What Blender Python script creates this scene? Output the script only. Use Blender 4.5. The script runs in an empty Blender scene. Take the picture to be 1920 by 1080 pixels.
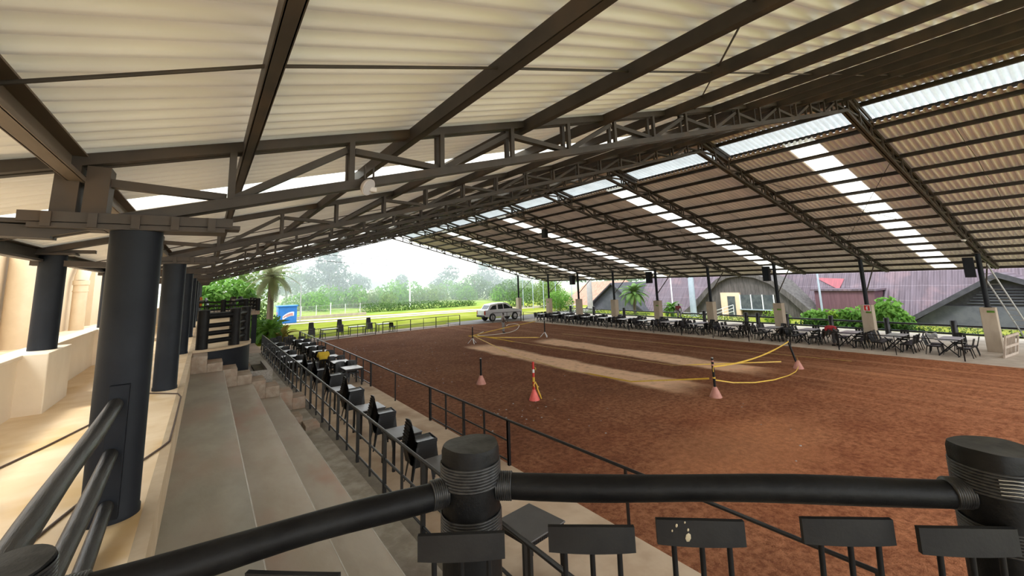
import bpy, bmesh, math, random
from mathutils import Vector, Matrix
random.seed(11)
S = bpy.context.scene
COL = S.collection
PI = math.pi
ORD = ['first', 'second', 'third', 'fourth', 'fifth', 'sixth', 'seventh', 'eighth', 'ninth', 'tenth', 'eleventh',
       'twelfth', 'thirteenth', 'fourteenth', 'fifteenth', 'sixteenth', 'seventeenth', 'eighteenth']

# ------------------------------------------------------------------ materials
def _nt(name):
    m = bpy.data.materials.new(name)
    m.use_nodes = True
    return m, m.node_tree.nodes, m.node_tree.links, m.node_tree.nodes['Principled BSDF']

def rgb(c):
    return (c[0], c[1], c[2], 1.0)

class NB:
    """small node builder"""
    def __init__(s, m):
        s.N = m.node_tree.nodes; s.L = m.node_tree.links
    def _in(s, sock, v):
        if isinstance(v, bpy.types.NodeSocket): s.L.new(v, sock)
        elif v is not None: sock.default_value = v
    def coord(s):
        return s.N.new('ShaderNodeTexCoord').outputs['Object']
    def mapping(s, vec, scale):
        n = s.N.new('ShaderNodeMapping'); s.L.new(vec, n.inputs['Vector']); n.inputs['Scale'].default_value = scale
        return n.outputs[0]
    def noise(s, vec, scale, detail=4, rough=.6):
        n = s.N.new('ShaderNodeTexNoise'); s.L.new(vec, n.inputs['Vector'])
        n.inputs['Scale'].default_value = scale; n.inputs['Detail'].default_value = detail; n.inputs['Roughness'].default_value = rough
        return n.outputs['Fac']
    def voronoi(s, vec, scale):
        n = s.N.new('ShaderNodeTexVoronoi'); s.L.new(vec, n.inputs['Vector']); n.inputs['Scale'].default_value = scale
        return n.outputs['Distance']
    def xyz(s, vec):
        n = s.N.new('ShaderNodeSeparateXYZ'); s.L.new(vec, n.inputs[0]); return n.outputs
    def m(s, op, a, b=None, c=None):
        n = s.N.new('ShaderNodeMath'); n.operation = op
        s._in(n.inputs[0], a)
        if b is not None: s._in(n.inputs[1], b)
        if c is not None: s._in(n.inputs[2], c)
        return n.outputs[0]
    def ramp(s, v, lo, hi, a=0.0, b=1.0):
        n = s.N.new('ShaderNodeMapRange'); n.interpolation_type = 'SMOOTHSTEP'
        s._in(n.inputs[0], v); n.inputs[1].default_value = lo; n.inputs[2].default_value = hi
        n.inputs[3].default_value = a; n.inputs[4].default_value = b
        return n.outputs[0]
    def mix(s, f, a, b):
        n = s.N.new('ShaderNodeMix'); n.data_type = 'RGBA'
        s._in(n.inputs[0], f)
        for i, v in ((6, a), (7, b)):
            s._in(n.inputs[i], rgb(v) if isinstance(v, (tuple, list)) else v)
        return n.outputs[2]
    def bump(s, h, strength, dist=.02):
        n = s.N.new('ShaderNodeBump'); s.L.new(h, n.inputs['Height']); n.inputs['Strength'].default_value = strength
        n.inputs['Distance'].default_value = dist
        return n.outputs[0]

def mat(name, c1, c2=None, scale=3.0, rough=.7, stretch=(1, 1, 1), bump=0.0, bscale=None, metal=0.0, lo=.35, hi=.65, dist=.02, spec=None, c3=None, scale3=.6):
    """two-tone noise material; c3 = large soft stains"""
    m, N, L, P = _nt(name)
    b = NB(m)
    P.inputs['Roughness'].default_value = rough
    P.inputs['Metallic'].default_value = metal
    if spec is not None: P.inputs['Specular IOR Level'].default_value = spec
    vec = b.coord()
    if stretch != (1, 1, 1): vec = b.mapping(vec, stretch)
    if c2 is None:
        P.inputs['Base Color'].default_value = rgb(c1)
    else:
        col = b.mix(b.ramp(b.noise(vec, scale), lo, hi), c1, c2)
        if c3 is not None:
            col = b.mix(b.ramp(b.noise(vec, scale3, 3), .48, .72), col, c3)
        L.new(col, P.inputs['Base Color'])
    if bump:
        L.new(b.bump(b.noise(vec, bscale or scale * 6, 5), bump, dist), P.inputs['Normal'])
    return m

def translucent(name, c, rough=.6, frac=.75, c2=None, scale=2):
    m, N, L, P = _nt(name)
    b = NB(m)
    out = N['Material Output']
    P.inputs['Roughness'].default_value = rough
    tr = N.new('ShaderNodeBsdfTranslucent'); mx = N.new('ShaderNodeMixShader')
    if c2 is not None:
        col = b.mix(b.ramp(b.noise(b.coord(), scale), .35, .65), c, c2)
        L.new(col, P.inputs['Base Color']); L.new(col, tr.inputs[0])
    else:
        P.inputs['Base Color'].default_value = rgb(c); tr.inputs[0].default_value = rgb(c)
    mx.inputs[0].default_value = frac
    L.new(P.outputs[0], mx.inputs[1]); L.new(tr.outputs[0], mx.inputs[2]); L.new(mx.outputs[0], out.inputs['Surface'])
    return m

def dirt_material():
    m, N, L, P = _nt('arena_dirt')
    b = NB(m)
    vec = b.coord()
    x, y, z = b.xyz(vec)
    P.inputs['Roughness'].default_value = .95
    P.inputs['Specular IOR Level'].default_value = .05
    big = b.ramp(b.noise(vec, .16, 5), .38, .66)
    mid = b.ramp(b.noise(vec, 1.1, 6, .7), .3, .72)
    fine = b.ramp(b.noise(vec, 6.5, 8, .8), .36, .62)
    col = b.mix(mid, (.215, .088, .047), (.325, .150, .080))
    col = b.mix(b.m('MULTIPLY', big, .45), col, (.42, .215, .12))
    col = b.mix(b.m('MULTIPLY', b.m('SUBTRACT', 1.0, fine), .8), col, (.10, .036, .019))
    # raked ridges running along the arena on its far side
    st = b.noise(b.mapping(vec, (1.6, .055, 1)), 1.0, 4, .65)
    far = b.ramp(x, 15.5, 21.0)
    col = b.mix(b.m('MULTIPLY', b.m('MULTIPLY', b.ramp(st, .44, .68), far), .42), col, (.50, .27, .155))
    # two pale sand lanes between the marker poles
    wob = b.m('MULTIPLY', b.m('SUBTRACT', b.noise(vec, .35, 4), .5), 1.3)
    wy = b.m('ADD', y, b.m('MULTIPLY', wob, 2.0))
    def lane(x0, x1, y0, y1):
        wx = b.m('ADD', x, wob)
        a = b.m('MULTIPLY', b.ramp(wx, x0 - .22, x0 + .28), b.ramp(wx, x1 - .25, x1 + .25, 1.0, 0.0))
        c = b.m('MULTIPLY', b.ramp(wy, y0 - 1.2, y0 + 1.2), b.ramp(wy, y1 - .8, y1 + .8, 1.0, 0.0))
        return b.m('MULTIPLY', a, c)
    ln = b.m('MAXIMUM', lane(14.1, 15.9, 10.2, 25.6), lane(18.7, 20.6, 9.9, 24.2))
    ln = b.m('MULTIPLY', ln, b.ramp(b.noise(vec, 3.0, 5), .2, .55, .55, 1.0))
    col = b.mix(ln, col, (.92, .61, .40))
    # worn sandy patch
    px = b.m('SUBTRACT', x, 11.0); py = b.m('SUBTRACT', y, 6.0)
    r2 = b.m('ADD', b.m('MULTIPLY', b.m('MULTIPLY', px, px), .10), b.m('MULTIPLY', b.m('MULTIPLY', py, py), .5))
    r2 = b.m('ADD', r2, b.m('MULTIPLY', b.m('SUBTRACT', b.noise(vec, .9, 5), .5), 1.6))
    col = b.mix(b.m('MULTIPLY', b.ramp(r2, -.2, 1.8, 1.0, 0.0), .30), col, (.50, .265, .14))
    # lighter, more orange ground toward the near end
    near_mix = b.m('MULTIPLY', b.ramp(b.m('ADD', y, b.m('MULTIPLY', b.m('SUBTRACT', b.noise(vec, .22, 4), .5), 9.0)), 3.0, 13.0, 1.0, 0.0), b.ramp(x, 6.5, 9.5, .55, 1.0))
    warm = N.new('ShaderNodeMix'); warm.data_type = 'RGBA'; warm.blend_type = 'MULTIPLY'; warm.inputs[0].default_value = 1.0
    L.new(col, warm.inputs[6]); warm.inputs[7].default_value = (1.95, 1.66, 1.45, 1)
    col = b.mix(near_mix, col, warm.outputs[2])
    L.new(col, P.inputs['Base Color'])
    h = b.m('ADD', b.m('MULTIPLY', b.noise(vec, 7, 6, .75), .6), b.m('MULTIPLY', st, b.m('MULTIPLY', far, .7)))
    h = b.m('ADD', h, b.m('MULTIPLY', b.noise(vec, 28, 4, .7), .25))
    L.new(b.bump(h, 1.0, .12), P.inputs['Normal'])
    return m

M = {}
M['dirt'] = dirt_material()
M['terrace'] = mat('sandy_concrete', (.56, .43, .305), (.47, .345, .235), 1.4, .85, bump=.15, c3=(.32, .21, .13), scale3=.5)
M['stand'] = mat('pale_paving', (.56, .48, .395), (.46, .385, .31), 1.2, .85, spec=.1, bump=.1)
M['promenade'] = mat('stained_screed', (.86, .68, .465), (.77, .58, .36), 1.6, .62, stretch=(1, 1, 1), bump=.12, c3=(.68, .46, .21), scale3=1.1)
M['bench'] = mat('trowelled_concrete', (.225, .205, .165), (.29, .268, .222), 2.2, .5, stretch=(1, .45, 1), bump=.12, bscale=18, c3=(.27, .195, .15), scale3=.8)
M['bench_warm'] = mat('reddish_concrete', (.315, .265, .205), (.37, .325, .265), 2.2, .55, stretch=(1, .45, 1), bump=.12, bscale=18, c3=(.33, .20, .145), scale3=1.0)
M['rough'] = mat('rough_concrete', (.22, .19, .145), (.34, .305, .25), 3.5, .7, bump=.35, bscale=9, dist=.03, c3=(.16, .13, .10), scale3=1.2)
M['curb'] = mat('cream_curb', (.55, .43, .29), (.47, .35, .22), 2.5, .7, bump=.1)
M['gutter'] = mat('dark_concrete', (.105, .085, .06), (.15, .125, .09), 3, .8, bump=.2)  # dark tone for the strip beside the guard rail
M['stone'] = mat('stair_stone', (.36, .29, .22), (.27, .20, .145), 6, .75, bump=.35, c3=(.33, .20, .135), scale3=2)
M['granite'] = mat('speckled_granite', (.33, .30, .26), (.21, .185, .155), 45, .6, bump=.25, bscale=60)
M['parapet'] = mat('cream_render', (.80, .68, .52), (.74, .62, .46), 1.2, .75, bump=.08, bscale=30)
M['wall'] = mat('cream_wall_paint', (.62, .495, .335), (.58, .46, .305), .8, .7, bump=.04, bscale=40)
M['pvc'] = mat('cream_pipe', (.60, .465, .305), (.56, .43, .28), 2, .35)
M['column'] = mat('navy_black_paint', (.0075, .0095, .014), (.011, .0138, .019), 3, .55, bump=.12, bscale=40, dist=.005, spec=.22)
M['steel'] = mat('brown_primer_steel', (.068, .056, .047), (.050, .040, .033), 2.5, .55, bump=.04, c3=(.082, .055, .036), scale3=1.5, spec=.3)
M['steel_far'] = M['steel']
M['purlin'] = mat('dark_purlin_paint', (.042, .035, .030), (.058, .048, .040), 2.0, .55, spec=.3, c3=(.085, .060, .042), scale3=1.0)
M['timber'] = mat('pale_brown_beam', (.17, .128, .092), (.13, .097, .068), 4, .6, stretch=(1, .2, 1))
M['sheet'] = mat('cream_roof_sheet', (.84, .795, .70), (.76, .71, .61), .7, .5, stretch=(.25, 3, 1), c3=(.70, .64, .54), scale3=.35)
def add_translucency(m, frac, tint):
    # slight translucency added to the roof sheets to brighten the hall
    N = m.node_tree.nodes; L = m.node_tree.links
    tr = N.new('ShaderNodeBsdfTranslucent'); tr.inputs[0].default_value = rgb(tint)
    mx = N.new('ShaderNodeMixShader'); mx.inputs[0].default_value = frac
    L.new(N['Principled BSDF'].outputs[0], mx.inputs[1]); L.new(tr.outputs[0], mx.inputs[2]); L.new(mx.outputs[0], N['Material Output'].inputs['Surface'])
add_translucency(M['sheet'], .030, (.92, .84, .74))
M['sheet_right'] = mat('darker_roof_sheet', (.66, .565, .475), (.56, .475, .395), .7, .5, stretch=(.25, 3, 1), c3=(.50, .41, .33), scale3=.35)  # darker, browner sheet tone for the right slope and ridge strip
add_translucency(M['sheet_right'], .018, (.92, .80, .68))
M['skylight'] = translucent('clear_roof_sheet', (.92, .90, .82), .4, .82, (.86, .80, .66), 1.2)
M['ridge_sheet'] = translucent('milky_roof_sheet', (.66, .69, .68), .45, .30, (.58, .61, .60), 1.5)
M['log'] = mat('black_stained_log', (.004, .004, .0045), (.009, .009, .009), 5, .5, spec=.2, stretch=(1, 1, 1), bump=.35, bscale=14, dist=.012)
M['logworn_lit'] = mat('worn_lit_rail_log', (.010, .0095, .009), (.032, .029, .026), 3, .42, stretch=(6, .7, 6), bump=.4, bscale=10, dist=.01)  # weathered streaks, with light off the walkway painted in as paler tone
M['logtop'] = mat('cut_log_top', (.018, .0185, .017), (.050, .051, .046), 8, .6, bump=.5, bscale=12, dist=.01)
M['wire'] = mat('black_wire', (.012, .012, .013), (.03, .03, .03), 30, .35)
M['wirebright'] = mat('bare_wire', (.55, .55, .53), None, 1, .3, metal=.7)
M['rail'] = mat('black_rail_paint', (.006, .006, .007), (.012, .011, .011), 6, .30, spec=.4)
M['edge'] = mat('step_edge_highlight', (.44, .41, .36), (.36, .33, .28), 6, .6)  # pale highlight colour for the step edges
M['railbrown'] = mat('brown_black_rail_paint', (.022, .016, .014), (.035, .026, .022), 6, .4)
M['plastic'] = mat('black_plastic', (.0055, .006, .0068), (.0085, .009, .010), 5, .36, spec=.4, bump=.03)
M['greyplastic'] = mat('worn_grey_black_plastic', (.020, .020, .022), (.030, .030, .033), 4, .4)
M['tabletop'] = mat('smooth_dark_table', (.040, .036, .034), (.055, .050, .047), 3, .3)
M['whitetop'] = mat('worn_pale_table', (.52, .52, .54), (.40, .40, .42), 5, .3)
M['slat'] = mat('charcoal_painted_slat', (.014, .014, .0148), (.019, .019, .019), 9, .5, spec=.3, bump=.06)
M['chip'] = mat('bare_wood_chip', (.50, .44, .31), (.42, .36, .24), 20, .7)
M['plinth'] = mat('beige_cast_concrete', (.45, .37, .285), (.39, .315, .235), 2.0, .85, bump=.12, stretch=(1, 1, .4))
M['black'] = mat('matt_black', (.0045, .0045, .005), (.008, .008, .0085), 8, .5, spec=.3)
M['white'] = mat('white_paint', (.80, .80, .80), (.72, .72, .72), 3, .45)
M['poleblue'] = mat('pale_blue_grey_pole', (.33, .385, .43), (.29, .345, .39), 2, .5)
M['polegrey'] = mat('pale_concrete_pole', (.40, .375, .36), (.34, .32, .305), 2, .7)
M['grass'] = mat('mown_grass', (.155, .185, .022), (.21, .225, .040), .35, .9, bump=.3, bscale=12, c3=(.30, .29, .09), scale3=.12, spec=0)
M['meadow'] = mat('rough_grass', (.15, .23, .04), (.24, .28, .08), .25, .95, spec=0, bump=.5, bscale=3, dist=.2)
M['path'] = mat('pinkish_path', (.42, .325, .27), (.36, .28, .225), .9, .85, spec=.1)
M['road'] = mat('asphalt_lane', (.26, .235, .22), (.22, .20, .185), 1.5, .85, spec=.1, bump=.1)
M['hedge'] = mat('hedge_leaves', (.10, .17, .03), (.16, .235, .05), 5, .8)
def leafmat(n, a, b_, fr=.35):
    m = translucent(n, a, .6, fr, b_, 1.3)
    m.node_tree.nodes['Principled BSDF'].inputs['Specular IOR Level'].default_value = .2
    return m
M['leaf'] = leafmat('glossy_leaf', (.10, .23, .035), (.17, .33, .055))
M['leafdark'] = leafmat('dark_leaf', (.030, .075, .018), (.055, .115, .028))
M['leaflime'] = leafmat('lime_leaf', (.28, .42, .05), (.20, .34, .04))
M['leaftree'] = leafmat('tree_leaf', (.065, .13, .035), (.10, .18, .045))
M['leafgum'] = leafmat('blue_green_leaf', (.055, .095, .055), (.08, .125, .065))
M['leafscrub'] = leafmat('scrub_leaf', (.12, .20, .05), (.19, .27, .075))
M['frond'] = leafmat('palm_frond', (.10, .19, .05), (.17, .25, .07))
M['frondpale'] = leafmat('pale_palm_frond', (.26, .28, .15), (.33, .33, .19))
M['frondyellow'] = leafmat('yellowing_frond', (.42, .33, .08), (.34, .30, .08))
M['bark'] = mat('grey_bark', (.20, .155, .12), (.13, .10, .075), 6, .9, stretch=(1, 1, .3), bump=.4)
M['soil'] = mat('dark_soil', (.05, .04, .025), (.09, .075, .04), 5, .95, bump=.4)
M['thatch'] = mat('grey_thatch', (.060, .052, .048), (.100, .089, .081), 2.2, .95, stretch=(1, 3.5, .5), bump=.6, bscale=10, dist=.06)
M['thatchred'] = mat('russet_thatch', (.40, .225, .16), (.29, .15, .105), 2.0, .95, stretch=(1, 4, .6), bump=.6, bscale=8, dist=.06)
M['bitumen'] = mat('dark_gable_cladding', (.030, .029, .034), (.045, .043, .049), 3, .85, bump=.3)
M['gablewall'] = mat('blue_grey_render', (.066, .069, .081), (.088, .091, .101), 2, .9, bump=.15)
M['darkvoid'] = mat('dark_interior', (.012, .012, .013), None, 1, .8)
M['doorwall'] = mat('peach_wall', (.66, .50, .34), (.60, .45, .30), 1.5, .8)
M['glassdark'] = mat('dark_window_glass', (.05, .06, .065), (.09, .10, .10), 2, .12)
M['blue'] = mat('blue_kiosk_paint', (.020, .16, .52), (.025, .19, .58), 2, .45)
M['red'] = mat('red_paint', (.60, .04, .03), (.52, .03, .025), 4, .5)
M['terracotta'] = mat('faded_terracotta', (.52, .25, .20), (.45, .20, .155), 6, .7)
M['pinkcone'] = mat('bright_pink_cone', (.80, .16, .14), (.72, .12, .10), 6, .6)
M['tape'] = mat('yellow_tape', (.75, .50, .08), (.66, .42, .05), 5, .4)
M['hose'] = mat('pale_hose', (.72, .62, .52), None, 1, .5)
M['cable'] = mat('brown_cable', (.085, .055, .042), None, 1, .6)
M['orange'] = mat('orange_box_paint', (.60, .22, .04), (.5, .18, .03), 6, .5)
M['gate'] = mat('weathered_pale_timber', (.50, .41, .33), (.40, .32, .25), 5, .8, stretch=(1, 1, .4), bump=.2)
M['lamp'] = mat('pale_lamp_shell', (.68, .62, .60), (.60, .54, .52), 6, .4)
M['lampglass'] = mat('frosted_lamp_glass', (.52, .50, .52), None, 1, .2)
M['alu'] = mat('grey_aluminium', (.42, .42, .41), (.34, .34, .33), 3, .4, metal=.5)
M['carpaint'] = mat('silver_car_paint', (.66, .66, .68), (.62, .62, .64), 1, .28, metal=.3)
M['carglass'] = mat('tinted_car_glass', (.02, .024, .027), None, 1, .08)
M['rubber'] = mat('tyre_rubber', (.014, .014, .014), None, 1, .8)
M['rim'] = mat('alloy_rim', (.55, .55, .56), None, 1, .35, metal=.6)
M['taillight'] = mat('red_lamp_lens', (.35, .02, .02), None, 1, .25)
M['skin'] = mat('dark_brown_skin', (.075, .042, .028), (.095, .054, .036), 6, .55)
M['hair'] = mat('black_hair', (.008, .007, .007), None, 1, .7)
M['shirtred'] = mat('red_cotton', (.46, .035, .045), (.40, .03, .04), 8, .85)
M['shirtmaroon'] = mat('maroon_cotton', (.20, .03, .035), (.16, .025, .03), 8, .85)
M['shirtyellow'] = mat('yellow_cotton', (.72, .50, .045), (.64, .43, .03), 8, .85)
M['shirtgrey'] = mat('pale_grey_cotton', (.34, .30, .285), (.28, .245, .235), 8, .85)
M['trousergrey'] = mat('grey_cloth', (.28, .28, .29), (.20, .20, .21), 8, .85)
M['trouserdark'] = mat('dark_cloth', (.035, .032, .032), (.05, .045, .045), 8, .85)
M['cloth'] = mat('pale_towel', (.50, .50, .50), (.40, .40, .40), 8, .9)

def corrugated_roof_material():
    m, N, L, P = _nt('weathered_purple_sheet')
    b = NB(m); vec = b.coord()
    x, y, z = b.xyz(vec)
    P.inputs['Roughness'].default_value = .7
    streak = b.noise(b.mapping(vec, (.25, 3.2, .25)), 1.0, 5, .7)
    col = b.mix(b.ramp(streak, .3, .7), (.068, .045, .056), (.118, .087, .107))
    col = b.mix(b.m('MULTIPLY', b.ramp(b.noise(vec, .5, 4), .5, .7), .5), col, (.20, .12, .13))
    w = b.m('SINE', b.m('MULTIPLY', y, 2 * PI / .34))
    # sheet overlaps every 1.4 m up the slope
    seam = b.m('ABSOLUTE', b.m('SUBTRACT', b.m('FRACT', b.m('DIVIDE', b.m('ADD', z, b.m('MULTIPLY', b.noise(b.mapping(vec, (0, 1, 0)), 1.2, 1), .12)), 1.13)), .5))
    col = b.mix(b.m('MULTIPLY', b.ramp(seam, .010, .024, 1.0, 0.0), .35), col, (.27, .22, .25))
    L.new(col, P.inputs['Base Color'])
    L.new(b.bump(w, .9, .05), P.inputs['Normal'])
    return m
M['purple'] = corrugated_roof_material()
M['annex'] = mat('dull_maroon_sheet', (.115, .050, .062), (.085, .036, .045), 2, .7, stretch=(.3, 5, .3))
M['redsheet'] = mat('red_roof_sheet', (.26, .055, .07), (.20, .045, .055), 2, .6, stretch=(.3, 3, .3))

KIDS = {}
# ------------------------------------------------------------------ mesh builder
class MB:
    def __init__(s):
        s.v = []; s.f = []; s.m = []
    def add(s, vs, fs, mi=0):
        n = len(s.v)
        s.v += [tuple(p) for p in vs]
        s.f += [tuple(i + n for i in f) for f in fs]
        s.m += [mi] * len(fs)
        return s
    def box(s, c, d, rz=0.0, mi=0, rot=None):
        hx, hy, hz = d[0] / 2, d[1] / 2, d[2] / 2
        R = rot if rot is not None else Matrix.Rotation(rz, 3, 'Z')
        vs = [Vector(c) + R @ Vector((x, y, z)) for z in (-hz, hz) for x, y in ((-hx, -hy), (hx, -hy), (hx, hy), (-hx, hy))]
        return s.add(vs, [(3, 2, 1, 0), (4, 5, 6, 7), (0, 1, 5, 4), (1, 2, 6, 5), (2, 3, 7, 6), (3, 0, 4, 7)], mi)
    def span(s, a, b, mi=0):
        return s.box([(a[i] + b[i]) / 2 for i in range(3)], [abs(b[i] - a[i]) for i in range(3)], mi=mi)
    def bar(s, p0, p1, w, h, up=(0, 0, 1), mi=0):
        p0, p1 = Vector(p0), Vector(p1); d = (p1 - p0).normalized(); u = Vector(up)
        if abs(d.dot(u)) > .98: u = Vector((0, 1, 0))
        a = d.cross(u).normalized(); b = a.cross(d).normalized()
        q = [a * x * w / 2 + b * y * h / 2 for x, y in ((-1, -1), (1, -1), (1, 1), (-1, 1))]
        vs = [p0 + k for k in q] + [p1 + k for k in q]
        return s.add(vs, [(3, 2, 1, 0), (4, 5, 6, 7), (0, 1, 5, 4), (1, 2, 6, 5), (2, 3, 7, 6), (3, 0, 4, 7)], mi)
    def tube(s, pts, r, n=8, mi=0, cap=True):
        pts = [Vector(p) for p in pts]; k = len(pts)
        rs = r if isinstance(r, (list, tuple)) else [r] * k
        vs = []; ref = None
        for i, p in enumerate(pts):
            d = (pts[min(i + 1, k - 1)] - pts[max(i - 1, 0)]).normalized()
            if ref is None:
                ref = Vector((0, 0, 1)) if abs(d.z) < .9 else Vector((1, 0, 0))
            a = d.cross(ref)
            if a.length < 1e-5: a = d.cross(Vector((0, 1, .3)))
            a.normalize(); b = a.cross(d).normalized(); ref = b
            vs += [p + (a * math.cos(t) + b * math.sin(t)) * rs[i] for t in [2 * PI * j / n for j in range(n)]]
        fs = [(i * n + j, i * n + (j + 1) % n, (i + 1) * n + (j + 1) % n, (i + 1) * n + j) for i in range(k - 1) for j in range(n)]
        if cap:
            fs += [tuple(range(n - 1, -1, -1)), tuple(range((k - 1) * n, k * n))]
        fs = [tuple(reversed(f)) for f in fs]
        return s.add(vs, fs, mi)
    def lathe(s, prof, c=(0, 0, 0), n=24, mi=0, cap=True):
        vs = [(c[0] + r * math.cos(2 * PI * j / n), c[1] + r * math.sin(2 * PI * j / n), c[2] + z) for r, z in prof for j in range(n)]
        k = len(prof)
        fs = [(i * n + j, i * n + (j + 1) % n, (i + 1) * n + (j + 1) % n, (i + 1) * n + j) for i in range(k - 1) for j in range(n)]
        if cap: fs += [tuple(range(n - 1, -1, -1)), tuple(range((k - 1) * n, k * n))]
        return s.add(vs, fs, mi)
    def prism(s, poly, f0, f1, mi=0):
        """poly: 2-D points; f0 and f1 map a 2-D point to the two end faces"""
        n = len(poly)
        vs = [f0(*p) for p in poly] + [f1(*p) for p in poly]
        fs = [tuple(range(n - 1, -1, -1)), tuple(range(n, 2 * n))] + [(i, (i + 1) % n, n + (i + 1) % n, n + i) for i in range(n)]
        return s.add(vs, fs, mi)
    def grid(s, fn, nu, nv, mi=0):
        vs = [fn(i / nu, j / nv) for i in range(nu + 1) for j in range(nv + 1)]
        fs = [(i * (nv + 1) + j, (i + 1) * (nv + 1) + j, (i + 1) * (nv + 1) + j + 1, i * (nv + 1) + j + 1) for i in range(nu) for j in range(nv)]
        return s.add(vs, fs, mi)
    def mesh(s, name, mats, smooth=0):
        me = bpy.data.meshes.new(name)
        me.from_pydata(s.v, [], s.f)
        for m in (mats if isinstance(mats, (list, tuple)) else [mats]): me.materials.append(m)
        if any(s.m): me.polygons.foreach_set('material_index', s.m)
        if smooth:
            me.polygons.foreach_set('use_smooth', [True] * len(me.polygons))
            if smooth != 180: me.set_sharp_from_angle(angle=math.radians(smooth))
        me.update()
        return me
    def build(s, name, mats, parent=None, smooth=0, bevel=0.0, loc=None, fixn=True):
        me = s.mesh(name, mats, smooth)
        if fixn:
            bm = bmesh.new(); bm.from_mesh(me); bmesh.ops.recalc_face_normals(bm, faces=bm.faces); bm.to_mesh(me); bm.free()
        o = bpy.data.objects.new(name, me); COL.objects.link(o)
        if parent is not None:
            o.parent = parent; KIDS.setdefault(parent.name, []).append(o)
        if loc is not None: o.location = loc
        if bevel:
            b = o.modifiers.new('Bevel', 'BEVEL'); b.width = bevel; b.segments = 2; b.limit_method = 'ANGLE'
        return o

def tag(o, label=None, cat=None, group=None, kind=None):
    if label: o['label'] = label
    if cat: o['category'] = cat
    if group: o['group'] = group
    if kind: o['kind'] = kind
    return o

def thing(name, label, cat, loc=(0, 0, 0), rz=0.0, group=None):
    o = bpy.data.objects.new(name, None); COL.objects.link(o)
    o.empty_display_size = .1
    o.location = loc; o.rotation_euler = (0, 0, rz)
    return tag(o, label, cat, group)

def struct(name, mb, m, **k):
    return tag(mb.build(name, m, **k), kind='structure')

def kids(o):
    return list(KIDS.get(o.name, ()))

def copy_tree(o, parent=None):
    c = o.copy(); COL.objects.link(c)
    if parent is not None:
        c.parent = parent; KIDS.setdefault(parent.name, []).append(c)
    for ch in kids(o): copy_tree(ch, c)
    return c

def dup(root, loc, rz=0.0, label=None, group=None, scale=None):
    c = copy_tree(root)
    c.location = loc; c.rotation_euler = (0, 0, rz)
    if scale is not None: c.scale = scale if isinstance(scale, (tuple, list)) else (scale,) * 3
    if label: c['label'] = label
    if group: c['group'] = group
    return c

class Once:
    """first call moves the prototype itself, later calls copy it"""
    def __init__(s, proto): s.p = proto; s.used = False
    def __call__(s, loc, rz=0.0, label=None, group=None, scale=None, tilt=None):
        if not s.used:
            s.used = True; o = s.p
            o.location = loc; o.rotation_euler = (0, 0, rz)
            if scale is not None: o.scale = scale if isinstance(scale, (tuple, list)) else (scale,) * 3
            if label: o['label'] = label
            if group: o['group'] = group
        else:
            o = dup(s.p, loc, rz, label, group, scale if scale is not None else (1, 1, 1))
        if tilt: o.rotation_euler = (tilt[0], tilt[1], rz)
        return o
# ================================================================== roof and frames
FR = [4.3 + 4.8 * i for i in range(8)] + [43.6]
RX = 15.67                                   # ridge
def mir(x): return 2 * RX - x
def zt(x):  return 5.37 + .256 * (x if x <= RX else mir(x))     # top of the top chord
def zb(x):                                                      # axis of the bottom chord
    u = x if x <= RX else mir(x)
    return 4.89 + .26 * u
Y0, Y1 = -4.2, 44.7
SKYL = [(6.22, 7.05), (15.5, 16.4), (25.75, 26.65), (35.15, 36.05)]
SKYR = [(5.95, 6.92), (14.9, 15.9), (25.9, 26.9), (35.4, 36.4)]

def sheet(mb, x0, x1, zf, y0, y1, pitch=.19, amp=.036):
    n = max(8, int(round((y1 - y0) / pitch * 10)))
    def fn(u, v):
        y = y0 + (y1 - y0) * v; x = x0 + (x1 - x0) * u
        w = math.sin(2 * PI * y / pitch)
        w = max(-.75, min(.75, w * 1.25)) / .75
        return (x, y, zf(x) + amp * w)
    mb.grid(fn, 1, n)

def spans(sky):
    out = []; y = Y0
    for a, b in sky: out.append((y, a)); y = b
    return out + [(y, Y1)]

zl = lambda x: 5.37 + .256 * x + .092
zr = lambda x: 5.37 + .256 * mir(x) + .092
zc = lambda x: zr(x) + .29                   # raised cap over the ridge opening
mb = MB()
for a, b in spans(SKYL): sheet(mb, -2.45, 16.36, zl, a, b)
mb.prism([(15.95, 9.60), (16.32, 9.70), (16.70, 9.60), (16.70, 9.62), (16.32, 9.73), (15.95, 9.62)], lambda x, z: (x, Y0, z), lambda x, z: (x, Y1, z))
struct('ceiling', mb, M['sheet'], smooth=180, fixn=False)
mb = MB()
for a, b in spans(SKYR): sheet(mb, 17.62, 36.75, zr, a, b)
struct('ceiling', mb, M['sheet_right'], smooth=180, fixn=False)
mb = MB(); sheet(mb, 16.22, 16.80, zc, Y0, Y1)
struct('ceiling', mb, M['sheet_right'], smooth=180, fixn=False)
mb = MB(); sheet(mb, 16.80, 17.98, zc, Y0, Y1)
struct('window_1', mb, M['ridge_sheet'], smooth=180, fixn=False)
wn = 2
for a, b in SKYL:
    mb = MB(); sheet(mb, -2.45, 16.42, zl, a, b); struct('window_%d' % wn, mb, M['skylight'], smooth=180, fixn=False); wn += 1
for a, b in SKYR:
    mb = MB(); sheet(mb, 17.62, 36.75, zr, a, b); struct('window_%d' % wn, mb, M['skylight'], smooth=180, fixn=False); wn += 1

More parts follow.
